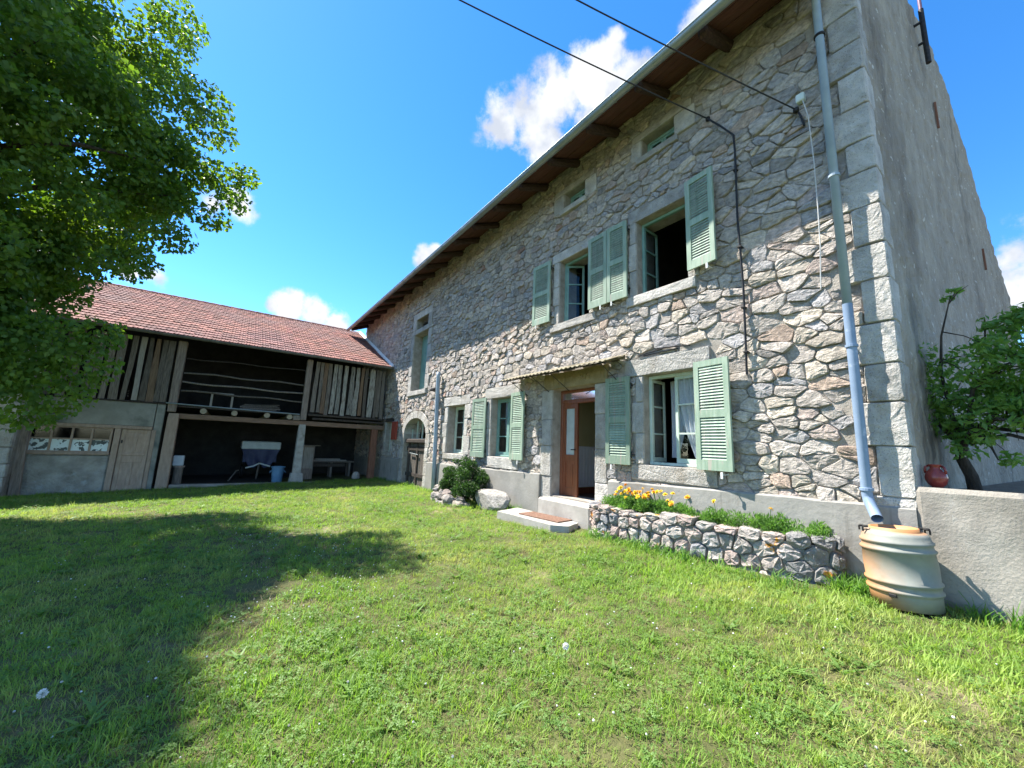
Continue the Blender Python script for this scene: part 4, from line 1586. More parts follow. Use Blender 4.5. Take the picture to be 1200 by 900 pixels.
def raw_mesh(name, V, F, matl, parent=None, origin=None):
    if origin is None:
        lo, hi = V.min(0), V.max(0)
        origin = ((lo[0] + hi[0]) / 2, (lo[1] + hi[1]) / 2, lo[2])
    me = bpy.data.meshes.new(name)
    V = (V - np.array(origin)).astype(np.float32)
    me.vertices.add(len(V)); me.vertices.foreach_set('co', V.ravel())
    F = F.astype(np.int32)
    me.loops.add(F.size); me.loops.foreach_set('vertex_index', F.ravel())
    me.polygons.add(len(F)); me.polygons.foreach_set('loop_start', np.arange(0, F.size, F.shape[1], dtype=np.int32))
    me.polygons.foreach_set('loop_total', np.full(len(F), F.shape[1], dtype=np.int32))
    me.update(calc_edges=True)
    me.validate()
    me.materials.append(matl)
    o = bpy.data.objects.new(name, me)
    COL.objects.link(o)
    if parent: o.parent = parent
    o.location = Vector(origin) - wl(parent)
    WORLD[o.name] = Vector(origin)
    return o


def clump_leaves(clumps, per, droop=.5):
    """clumps: (x,y,z,r); leaves spread through each clump, denser at its skin"""
    C, Dv = [], []
    for (x, y, z, r) in clumps:
        n = int(per * (r ** 2.2))
        v = nrs.normal(size=(n, 3)); v /= np.linalg.norm(v, axis=1, keepdims=True)
        rad = r * nrs.uniform(.25, 1.0, n) ** .6
        p = v * rad[:, None] * np.array([1, 1, .72]) + np.array([x, y, z])
        d = v * .6 + nrs.normal(size=(n, 3)) * .6 + np.array([0, 0, -droop])
        C.append(p); Dv.append(d)
    return np.concatenate(C), np.concatenate(Dv)


def tree():
    bx, by = -5.0, 10.9
    b = gz(bx, by)
    t = thing('leafy_tree', 'big broad leafed tree with low hanging branches at the left of the lawn', 'tree', (bx, by, b))
    ax, ay = -5.2, 10.9
    zs_ = [.4, 1.0, 1.6, 3.3, 4.7, 5.7, 6.6, 7.4, 8.2, 9.1, 10.2, 11.2]
    rs_ = [2.0, 2.4, 2.5, 2.9, 3.8, 4.35, 4.1, 3.3, 2.8, 2.3, 1.6, .6]
    clumps = []
    r3 = random.Random(21)
    tries = 0
    while len(clumps) < 440 and tries < 9000:
        tries += 1
        z = r3.uniform(.9, 11.0)
        a = r3.uniform(0, 2 * math.pi)
        rm = float(np.interp(z, zs_, rs_))
        rm *= 1 + .16 * mnoise.noise(Vector((math.cos(a) * 1.6, math.sin(a) * 1.6, z * .55)))
        f = r3.uniform(.30, 1.0) ** .4
        cr = r3.choice((.32, .4, .5, .62, .72))
        rr = max(0, rm - cr * .8) * f
        if r3.random() > (rm / 4.4) ** .8 + .12: continue
        clumps.append((ax + rr * math.cos(a), ay + rr * math.sin(a), z, cr))
    while len(clumps) < 464:            # crown clumps out of view above, added to shade the near lawn
        p = (r3.uniform(-6.6, -3.5), r3.uniform(7.8, 10.2), r3.uniform(8.6, 11.4))
        q = proj(p)
        if q and q[0] > 120 and q[1] > -70: continue
        if (p[0] + 5.0) ** 2 / 2.4 + (p[1] - 9) ** 2 / 2.6 + (p[2] - 10) ** 2 / 3.6 > 1: continue
        clumps.append((*p, r3.uniform(.45, .75)))
    for k in range(70):
        clumps.append((r3.uniform(-6.0, -3.1), r3.uniform(8.6, 11.2), r3.uniform(2.6, 7.2), r3.uniform(.35, .6)))
    # lobes seen against the sky and the low hanging bough
    clumps += [(-4.5 + .5 * k, 9.6 - .2 * (k % 3), 3.9 + .45 * (k % 4), .5) for k in range(-3, 5)]
    clumps += [(-2.55, 10.1, .55, .55), (-2.35, 10.2, 1.15, .6), (-2.75, 10.0, .15, .38), (-2.9, 10.2, 1.5, .7), (-2.15, 10.1, 1.75, .45), (-3.3, 10, 1.0, .6), (-3.2, 9.9, .7, .5),
               (-.75, 10.2, 5.6, .5), (-.6, 10.0, 5.1, .4), (-.45, 10.1, 5.8, .34), (-1.1, 10.0, 6.5, .5), (-1.4, 10.2, 5.6, .6), (-1.6, 10.1, 4.8, .5), (-1.55, 10.2, 6.9, .45), (-1.95, 10.4, 7.7, .5), (-1.75, 10.3, 6.2, .5), (-2.3, 10.3, 7.1, .55), (-1.3, 10.1, 7.2, .55), (-2.2, 10.6, 8.7, .62), (-2.1, 10.7, 9.3, .6), (-2.4, 10.8, 8.1, .5), (-.9, 10.1, 4.6, .4), (-1.5, 10.2, 4.0, .5), (-1.95, 10.1, 3.2, .5)]
    C, Dv = clump_leaves(clumps, 1450, .7)
    leaves_mesh('crown', C, Dv, np.full(len(C), .10), MT['maple'], t, aspect=.8, fold=.35)
    mb = MB()
    tr = [(bx, by, b - .1), (bx + .05, by - .02, b + 1.0), (bx + .1, by - .1, 1.2), (bx + .2, by - .15, 3.2), (bx + .3, by - .2, 5.5), (bx + .3, by - .2, 8.0), (bx + .2, by - .1, 10.2)]
    mb.tube(tr, [.36, .29, .26, .22, .17, .10, .03], 12)
    mb.build('trunk', MT['bark'], t, smooth=True)
    for k in range(26):
        z = .9 + 8.6 * k / 26
        s = Vector((bx + .1 + .03 * z, by - .1 - .01 * z, z))
        c = clumps[(k * 37) % len(clumps)]
        best = min(r3.sample(clumps, 14), key=lambda c: abs(c[2] - (z + 1.0)))
        e = Vector(best[:3])
        m = s.lerp(e, .5) + Vector((0, 0, .25 + r3.uniform(-.1, .25)))
        m2 = s.lerp(e, .25) + Vector((r3.uniform(-.1, .1), r3.uniform(-.1, .1), .15))
        w = .10 * (1 - k / 40)
        MB().tube([s, m2, m, e], [w, w * .75, w * .5, w * .15], 7, cap=False).build('limb', MT['bark'], t, smooth=True)
    mb = MB().tube([(-4.9, 10.7, 3.9), (-4.2, 10.0, 4.25), (-3.4, 9.5, 4.6), (-2.7, 9.3, 4.85), (-2.0, 9.4, 5.0)], [.08, .065, .05, .035, .015], 8)
    mb.build('limb', MT['bark'], t, smooth=True)


tree()


def bush(name, label, x, y, z, rx, ry, rz, per, size, matl, twigs=10):
    t = thing(name, label, 'bush', (x, y, z))
    cl = []
    for k in range(64):
        v = Vector((rnd.gauss(0, 1), rnd.gauss(0, 1), rnd.gauss(0, 1))).normalized()
        f = rnd.uniform(.5, 1.12)
        cl.append((x + v.x * rx * f * .8, y + v.y * ry * f * .8, z + rz + v.z * rz * f * .82, rnd.uniform(.08, .22) * rx / .5))
    C, Dv = clump_leaves(cl, per, -.1)
    k = C[:, 2] > z + .10
    leaves_mesh('foliage', C[k], Dv[k], np.full(k.sum(), size), matl, t, aspect=.5)
    for k in range(twigs):
        a = rnd.uniform(0, 6.28)
        e = (x + math.cos(a) * rx * .6, y + math.sin(a) * ry * .6, z + rz * rnd.uniform(.9, 1.7))
        MB().tube([(x + rnd.uniform(-.05, .05), y + rnd.uniform(-.05, .05), z - .03), (x + math.cos(a) * rx * .25, y + math.sin(a) * ry * .25, z + rz * .6), e], [.014, .01, .003], 5).build('stem', MT['bark'], t)
    return t


bush('round_bush', 'rounded dark green bush against the plinth between the arched door and the boulder', 4.83, 8.55, -1.42, .52, 1.02, .56, 15000, .05, MT['bushleaf'])


def boulders():
    def rock(name, c, s, seed, matl, squash=.35):
        import bmesh
        bm = bmesh.new()
        bmesh.ops.create_icosphere(bm, subdivisions=3, radius=1)
        rr = random.Random(seed)
        planes = [(Vector((rr.gauss(0, 1), rr.gauss(0, 1), rr.gauss(0, 1))).normalized(), rr.uniform(.62, .85)) for _ in range(13)]
        for v in bm.verts:
            p = v.co.copy()
            for n, d in planes:
                k = p.dot(n) - d
                if k > 0: p -= n * k
            p += p.normalized() * .05 * mnoise.fractal(p * 3 + Vector((seed, 0, 0)), 1, 2, 3)
            v.co = Vector((p.x * s[0], p.y * s[1], p.z * s[2])) + Vector(c)
        vs = [v.co.copy() for v in bm.verts]
        fs = [tuple(v.index for v in f.verts) for f in bm.faces]
        bm.free()
        return vs, fs
    vs, fs = rock('b', (4.92, 7.42, -1.2), (.32, .62, .30), 5, None)
    tag(meshobj('boulder', vs, fs, MT['stone'], tint=(.33, .315, .295, 1)), 'large pale grey boulder on the grass beside the bush', 'boulder')
    t = thing('bed_edging', 'low border of loose stones around the foot of the dark bush', 'stone edging', (4.6, 9.0, -1.35))
    spots = []
    for k in range(34):
        f = k / 33
        yy = 10.1 - 2.1 * f
        xx = 4.72 - .32 * math.sin(f * 2.4) + (.35 * (1 - f) ** 6)
        spots.append((xx + rnd.uniform(-.09, .09), yy + rnd.uniform(-.05, .05), rnd.choice((-.02, .1, .2)) if f < .7 else rnd.choice((0, .1))))
    for i, (x, y, dz) in enumerate(spots):
        q = rnd.uniform(.09, .17)
        vs, fs = rock('s', (x, y, gz(x, y) + .03 + dz), (q * .9, q * 1.25, q * rnd.uniform(.55, .8)), 40 + i, None)
        meshobj('stone', vs, fs, MT['stone'], t, tint=(*[c * .72 for c in stone_tint()], 1))


boulders()

# ------------------------------------------------------------------ flowers in the bed
def flowers():
    plant_pos = [(5.02, 4.10), (5.10, 3.95), (4.98, 3.80), (5.12, 3.70), (5.00, 3.55), (5.10, 3.40), (5.02, 3.22), (5.12, 3.02), (5.10, 2.55), (5.12, 1.98)]
    heads = [6, 8, 9, 8, 8, 6, 4, 2, 1, 1]
    labels = ['nearest the doorstep', 'tall and set against the plinth by the door', 'thick with orange blossoms', 'tall with yellow blossoms at the wall', 'in the front row full of yellow blossoms',
              'with scattered blossoms beyond the middle of the clump', 'low with a few blossoms at the end of the clump', 'with two blossoms beside the open window', 'with a single tall blossom', 'with one yellow flower among the ferny greens']
    for (x, y), nh, lb in zip(plant_pos, heads, labels):
        b = -.89
        t = thing('marigold_plant', 'marigold plant ' + lb, 'flower', (x, y, b), 'marigolds in the stone flower bed')
        C, Dv = [], []
        st = MB()
        for k in range(nh):
            h = rnd.uniform(.20, .36) if nh > 2 else .30
            a, l = rnd.uniform(0, 6.28), rnd.uniform(.03, .12)
            e = Vector((x + math.cos(a) * l, y + math.sin(a) * l * 1.3, b + h))
            st.tube([(x, y, b), (x + math.cos(a) * l * .5, y + math.sin(a) * l * .5, b + h * .5), e], [.005, .004, .003], 5)
            fl = MB()
            m = rnd.choice(('petal_y', 'petal_y', 'petal_o'))
            rad = rnd.uniform(.028, .046)
            tilt = Matrix.Rotation(rnd.uniform(0, .9), 3, Vector((rnd.uniform(-1, .2), rnd.uniform(-1, 1), 0)).normalized()) @ Matrix.Rotation(-.5, 3, 'Y')
            for ring, (n, r0, zz) in enumerate(((9, 1.0, 0), (8, .72, .012), (5, .4, .02))):
                for q in range(n):
                    an = 2 * math.pi * q / n + ring * .3
                    d = Vector((math.cos(an), math.sin(an), 0))
                    s_ = Vector((-math.sin(an), math.cos(an), 0))
                    vs = [Vector((0, 0, zz * .3)), d * rad * r0 * .7 + s_ * rad * .3 + Vector((0, 0, zz)), d * rad * r0 + Vector((0, 0, zz - .004)), d * rad * r0 * .7 - s_ * rad * .3 + Vector((0, 0, zz))]
                    fl.add([e + tilt @ v for v in vs], [(0, 1, 2, 3)])
            fl.build('blossom', MT[m], t)
        st.build('stems', MT['herb'], t)
        cl = [(x + rnd.uniform(-.08, .08), y + rnd.uniform(-.12, .12), b + rnd.uniform(.05, .18), rnd.uniform(.06, .10)) for _ in range(9)]
        C, Dv = clump_leaves(cl, 26000, -.5)
        leaves_mesh('foliage', C, Dv, np.full(len(C), .040), MT['herb'], t, aspect=.28)
    cl = []
    for k in range(150):
        y = rnd.uniform(1.45, 4.3)
        f = np.interp(y, [1.45, 1.8, 2.5, 2.75, 3.0, 4.3], [1.1, 1.35, 1.25, .55, .8, .8])
        x = rnd.uniform(np.interp(y, [1.5, 2.5, 4.3], [5.10, 5.04, 4.95]), D - .07)
        cl.append((x, y, -.88 + rnd.uniform(0, .15) * f, rnd.uniform(.06, .11)))
    C, Dv = clump_leaves(cl, 11000, -.9)
    o = leaves_mesh('bed_greenery', C, Dv, np.full(len(C), .05), MT['herb'], None, aspect=.25)
    tag(o, 'feathery green herbs filling the stone flower bed', 'plants', kind='stuff')


flowers()

# ------------------------------------------------------------------ rain barrel
def barrel():
    c = Vector((4.97, .88, -1.175))
    t = thing('rain_barrel', 'orange stained plastic rain barrel under the downpipe spout', 'barrel', c)
    M = Matrix.Rotation(R(-3), 3, 'X') @ Matrix.Rotation(R(0), 3, 'Y')
    r = .235
    prof = [(.236, -.06), (.240, .05)]

    def rib(z, rr):
        return [(rr, z - .018), (rr + .013, z - .008), (rr + .013, z + .008), (rr, z + .018)]
    prof += rib(.085, .243) + rib(.16, .247) + [(.252, .30)] + rib(.44, .246) + rib(.51, .240) + [(.232, .565), (.215, .595), (.175, .603)]
    prof += [(.172, .605), (.172, .635), (.158, .635), (.155, .60), (0, .59)]
    prof = [(q[0] * .97, q[1] * .93) for q in prof]
    MB().lathe(prof, c, 48, M).build('body', MT['barrel'], t, smooth=True, origin=c)
    for o in t.children:
        o.data.polygons.foreach_set('use_smooth', [True] * len(o.data.polygons))
    for an in (R(120), R(300)):
        p = c + M @ Vector((.21 * math.cos(an), .21 * math.sin(an), .585))
        d = M @ Vector((math.cos(an), math.sin(an), 0))
        s_ = Vector((-d.y, d.x, 0))
        mb = MB()
        mb.bar(p - s_ * .05, p + s_ * .05, .03, .012, c=.003)
        mb.bar(p + d * .02 - s_ * .04, p + d * .02 - s_ * .04 - Vector((0, 0, .04)), .012, .012); mb.bar(p + d * .02 + s_ * .04, p + d * .02 + s_ * .04 - Vector((0, 0, .04)), .012, .012)
        mb.bar(p - d * .03, p + d * .035, .02, .012)
        mb.build('lid_clip', MT['iron'], t)
    p = c + M @ Vector((.238 * math.cos(R(172)), .238 * math.sin(R(172)), .05))
    MB().box(p.x - .012, p.x + .01, p.y - .025, p.y + .025, p.z - .014, p.z + .014, c=.004).build('tap_slot', MT['iron'], t)


barrel()

# ------------------------------------------------------------------ retaining wall, terrace, vase, shrub
def terrace():
    fn = lambda s, t: (D - .05, .80 - 7.8 * s, -1.75 + t * (1.75 - .225 + .012 * math.sin(s * 9)))
    t = thing('retaining_wall', 'cracked weathered cement retaining wall to the right of the rain barrel', 'wall', (D, -1.0, -1.3))
    grid_patch('wall_face', fn, 160, 34, MT['oldcement'], t, .012, 1.6, (-1, 0, 0))
    MB().box(D + .0, D + .26, -7, .72, -1.75, -.235, c=.02).build('wall_core', MT['oldcement'], t)
    vs = [(D + .2, .78, -.30), (D + .2, -12, -.30), (40, -12, -.2), (40, .1, -.2), (15.7, .1, -.24)]
    b = [(x, y, -2) for x, y, z in vs]
    m = len(vs)
    o = meshobj('terrace', vs + b, [tuple(range(m))[::-1]] + [(i, (i + 1) % m, (i + 1) % m + m, i + m) for i in range(m)], MT['soil'])
    tag(o, kind='structure')
    # vase
    c = Vector((5.50, .665, -.232))
    v = thing('red_vase', 'round red glazed clay vase standing on the end of the cement wall', 'vase', c)
    MB().lathe([(q[0] * .74, q[1] * 1.0) for q in [(.045, 0), (.052, .004), (.082, .03), (.104, .075), (.106, .10), (.095, .135), (.065, .165), (.050, .178), (.050, .195), (.064, .212), (.066, .218), (.058, .218), (.043, .195), (.04, .17), (0, .1)]], c, 28).build('body', MT['terracotta'], v, smooth=True)
    for sg in (-1, 1):
        MB().tube([c + Vector((-.02 * 0, sg * .044, .205)), c + Vector((-.02, sg * .062, .19)), c + Vector((-.02, sg * .068, .16)), c + Vector((-.01, sg * .066, .135))], .010, 8).build('handle', MT['terracotta'], v, smooth=True)


terrace()


def wall_shrub():
    bx, by, bz = 6.45, .50, -.30
    t = thing('wall_shrub', 'sprawling glossy leaved shrub with crooked trunk growing against the gable wall', 'shrub', (bx, by, bz))
    MB().tube([(bx, by, bz - .05), (bx, by + .02, bz + .18), (bx - .03, by + .07, bz + .36), (bx + .02, by + .06, bz + .50), (bx, by + .10, bz + .62)], [.060, .052, .048, .05, .038], 10).build('trunk', MT['bark'], t, smooth=True)
    limbs = [[(6.44, .58, .22), (6.4, .74, .50), (6.35, .88, .75), (6.3, .90, .98)], [(6.45, .56, .25), (6.35, .60, .60), (6.3, .62, 1.0), (6.3, .58, 1.4), (6.32, .47, 1.85)], [(6.45, .55, .25), (6.3, .40, .60), (6.3, .30, 1.0), (6.35, .26, 1.55)],
             [(6.45, .52, .25), (6.2, .30, .45), (6.1, .08, .50), (6.0, -.30, .42)], [(6.45, .5, .22), (6.1, .22, .30), (5.95, -.05, .18), (5.9, -.3, .05)], [(6.4, .5, .3), (6.2, .15, .65), (6.1, -.1, .9), (6.1, -.3, 1.0)],
             [(6.4, .55, .2), (6.15, .45, .35), (6.05, .34, .20), (6.0, .30, .05)], [(6.4, .5, .35), (6.0, .28, .45), (5.9, .05, .38), (5.85, -.25, .22)], [(6.4, .5, .35), (6.1, .4, .75), (6.0, .2, .95), (6.0, 0, 1.05)], [(6.35, .45, .4), (6.1, .1, .32), (6, -.2, .3)]]
    for l in limbs:
        m = len(l)
        MB().tube(l, [.024 * (1 - .78 * i / (m - 1)) for i in range(m)], 7, cap=False).build('branch', MT['bark'], t, smooth=True)
    tw = MB()
    r4 = random.Random(11)
    for k in range(70):
        l = r4.choice(limbs)
        i = r4.randrange(len(l) - 1)
        s = Vector(l[i]).lerp(Vector(l[i + 1]), r4.random())
        e = s + Vector((r4.uniform(-.2, .1), r4.uniform(-.35, .2), r4.uniform(-.25, .22)))
        tw.tube([s, s.lerp(e, .5) + Vector((0, 0, .03)), e], [.008, .005, .002], 5, cap=False)
    o = tw.build('twigs', MT['bark'], t)
    o['kind'] = 'stuff'
    cl = [(6.3, .90, .70, .20), (6.28, .84, .5, .17), (6.3, .90, .92, .18), (6.3, .76, .85, .2), (6.25, .62, .72, .22), (6.3, .60, 1.05, .18), (6.3, .55, 1.22, .16), (6.28, .45, .9, .22), (6.25, .45, .62, .2), (6.2, .28, .9, .24),
          (6.2, .12, .88, .26), (6.15, .0, 1.0, .26), (6.1, -.15, .95, .26), (6.15, .15, 1.2, .2), (6.3, .10, 1.42, .2), (6.3, -.05, 1.5, .22), (6.2, -.05, 1.25, .22), (6.3, .47, 1.86, .09), (6.33, .42, 1.90, .07), (6.15, .3, .55, .2), (6.05, .1, .62, .2), (6.0, -.1, .65, .2),
          (6.3, .93, .35, .12), (6.3, .84, .30, .13), (6.25, .75, .42, .14), (6.1, -.3, 1.2, .25), (6.1, -.4, .8, .3), (6.05, .2, .42, .13), (6.0, 0, .30, .12), (6.35, .98, .62, .18), (6.3, .70, .60, .2), (6.3, .52, .80, .2), (6.2, .35, 1.08, .18), (6.2, .2, .72, .2), (6.3, .8, 1.0, .16), (6.34, .28, 1.55, .07), (6.35, .34, 1.3, .08)]
    r5 = random.Random(4)
    cl = [c for c in cl if c[3] > .16 and r5.random() < .42]
    for l in limbs:
        for k in range(16):
            i = min(len(l) - 2, int(r5.random() ** .6 * (len(l) - 1)))
            s = Vector(l[i]).lerp(Vector(l[i + 1]), r5.random())
            if s.z < .25 and r5.random() < .75: continue
            if s.z > 1.25: continue
            cl.append((s.x + r5.uniform(-.18, .12), s.y + r5.uniform(-.16, .16), s.z + r5.uniform(-.08, .22), r5.uniform(.06, .15)))
    cl += [(6.31, .47, 1.86, .08), (6.33, .42, 1.90, .06), (6.3, .52, 1.8, .05), (6.34, .27, 1.55, .06), (6.32, .28, 1.45, .06), (6.35, .34, 1.3, .08), (6.3, .1, 1.42, .12), (6.3, -.05, 1.5, .16), (6.25, .9, .45, .10), (6.3, .93, .3, .09)]
    C, Dv = clump_leaves(cl, 4200, .45)
    leaves_mesh('foliage', C, Dv, np.full(len(C), .075), MT['shrubleaf'], t, aspect=.45, fold=.4)


wall_shrub()

# ------------------------------------------------------------------ barn
barn = thing('barn', 'open fronted wooden barn with a red tiled roof and a loft closing off the lawn', 'barn', (0.5, 19.0, -1.7))
BY = 16.4
XL, XR = -7.2, 5.27


def barn_roof():
    ey, ez, ry, rz = 15.85, 3.03, 22.0, 5.88
    sl = (rz - ez) / (ry - ey)
    L = math.hypot(ry - ey, rz - ez)
    rot = math.atan2(rz - ez, ry - ey)
    tw, tl = .235, .335
    rows = int(L / tl)
    tl = L / rows
    nx = int((XR - XL) / tw)
    # tile prototype: two rolls and a flat pan with a thick front lip
    prof = [(0, .0), (.03, .022), (.06, .006), (.10, .004), (.125, .018), (.15, .004), (.19, .006), (.235, .0)]
    v, f = [], []
    for (yy, zz) in ((0, .036), (tl + .05, .008)):
        for (a, b) in prof: v.append((a - tw / 2, yy, zz + b))
    for (a, b) in prof: v.append((a - tw / 2, 0, .006 + b * .4))
    m = len(prof)
    for i in range(m - 1):
        f.append((i, i + 1, m + i + 1, m + i))
        f.append((2 * m + i, 2 * m + i + 1, i + 1, i))
    me = bpy.data.meshes.new('roof_tile')
    me.from_pydata(v, [], f)
    me.materials.append(MT['tile'])
    items = []
    for r in range(rows):
        for k in range(nx + 1):
            s = r * tl
            x = XL + tw * (k + .5)
            if x > XR - .04: continue
            p = Vector((x, ey + s * math.cos(rot), ez + .03 + s * math.sin(rot)))
            q = proj(p)
            vis = q and -10 < q[0] < 1210 and not (q[0] < 125 - (q[1] - 340) * .2)
            items.append(((1.0 / q[2] if vis else 0) - (.0 if p.x > -3.4 else .05), r, k, p))
    items.sort(key=lambda t: -t[0])
    rv, rf, rt = [], [], []
    for i, (a, r, k, p) in enumerate(items):
        jy, jz, jr = rnd.uniform(-.006, .006), rnd.uniform(-.004, .006), rnd.uniform(-.014, .014)
        M = Matrix.Translation(p + Vector((0, jy, jz))) @ Matrix.Rotation(rot, 4, 'X') @ Matrix.Rotation(jr, 4, 'Z')
        if i < 299:
            o = bpy.data.objects.new('roof_tile', me)
            COL.objects.link(o)
            o.parent = barn
            o.matrix_local = Matrix.Translation(-wl(barn)) @ M
        else:
            b = len(rv)
            rv += [M @ Vector(c) for c in v]
            rf += [tuple(b + j for j in ff) for ff in f]
            rt += [(lambda q: (q, q * rnd.uniform(.9, 1.05), q * rnd.uniform(.9, 1.05), 1))(rnd.choice((.62, .8, .95, 1.0, 1.1, 1.3)))] * len(v)
    o = meshobj('tile_field', rv, rf, MT['tilef'], barn, tint=rt)
    o['kind'] = 'stuff'
    # deck and rear slope
    d = MB()
    d.add([(XL, ey, ez - .02), (XR, ey, ez - .02), (XR, ry, rz - .02), (XL, ry, rz - .02), (XL, ey, ez + .012), (XR, ey, ez + .012), (XR, ry, rz + .012), (XL, ry, rz + .012)],
          [(0, 1, 2, 3), (7, 6, 5, 4), (0, 4, 5, 1), (0, 3, 7, 4), (1, 5, 6, 2)])
    d.build('roof_deck', MT['darkwood'], barn)
    e = MB()
    e.add([(XL, ry, rz + .02), (XR, ry, rz + .02), (XR, 28.2, 3.0), (XL, 28.2, 3.0), (XL, ry, rz - .03), (XR, ry, rz - .03), (XR, 28.2, 2.95), (XL, 28.2, 2.95)], [(0, 1, 2, 3), (7, 6, 5, 4), (2, 6, 7, 3)])
    e.build('rear_roof', MT['tile'], barn)
    x = XL
    while x < XR - .3:
        M = Matrix.Rotation(rnd.uniform(-.02, .02), 3, 'Z')
        vs, fs = [], []
        for (xx, rr) in ((x, .125), (x + .36, .11)):
            for k in range(9):
                an = math.pi * k / 8
                vs.append((xx, ry + rr * math.cos(an), rz + .01 + rr * .8 * math.sin(an)))
        for k in range(8): fs.append((k, k + 1, 9 + k + 1, 9 + k))
        fs.append(tuple(range(9)))
        meshobj('ridge_tile', vs, fs, MT['lime'] if x > XR - 1.0 else MT['tile'], barn)
        x += .345
    # flashing along the house wall, gutter
    vs = []
    for (s) in (0, L + .0):
        p = Vector((XR, ey + s * math.cos(rot), ez + s * math.sin(rot)))
        for (dx, dz) in ((-.10, .07), (-.02, .10), (.02, .16), (.02, .0)):
            vs.append((p.x + dx - .03, p.y, p.z + dz))
    meshobj('flashing', vs, [(0, 1, 5, 4), (1, 2, 6, 5), (2, 3, 7, 6), (3, 0, 4, 7), (0, 3, 2, 1), (4, 5, 6, 7)], MT['lime'], barn)
    g = MB()
    m = 10
    vs, fs = [], []
    for xx in (XL, XR - .02):
        for k in range(m + 1):
            an = math.pi + math.pi * k / m
            vs.append((xx, ey - .06 + .075 * math.cos(an), ez + .02 + .075 * math.sin(an)))
        for k in range(m + 1):
            an = math.pi + math.pi * (m - k) / m
            vs.append((xx, ey - .06 + .068 * math.cos(an), ez + .02 + .068 * math.sin(an)))
    q = 2 * (m + 1)
    for k in range(q): fs.append((k, (k + 1) % q, q + (k + 1) % q, q + k))
    g.add(vs, fs)
    g.build('gutter', MT['greygutter'], barn)


MT['greygutter'] = mat('dull_gutter', (.10, .10, .095), (.19, .19, .18), 4, .6, .2, 20, .003, metal=.2)
barn_roof()


def plank(name, x, w, z0, z1, m, y=BY, lean=0.0, th=.03):
    mb = MB()
    n = 4
    vs, fs = [], []
    ph = rnd.uniform(0, 6)
    for i in range(n + 1):
        t = i / n
        z = z0 + (z1 - z0) * t
        cx = x + lean * t + .012 * math.sin(ph + t * 4)
        ww = w * (1 + .08 * math.sin(ph * 2 + t * 5)) / 2
        vs += [(cx - ww, y - th / 2, z), (cx + ww, y - th / 2, z), (cx + ww, y + th / 2, z), (cx - ww, y + th / 2, z)]
    for i in range(n):
        for k in range(4):
            a, b = i * 4 + k, i * 4 + (k + 1) % 4
            fs.append((a, b, b + 4, a + 4))
    fs += [(3, 2, 1, 0), tuple(n * 4 + k for k in range(4))]
    return meshobj(name, vs, fs, MT[m], barn)


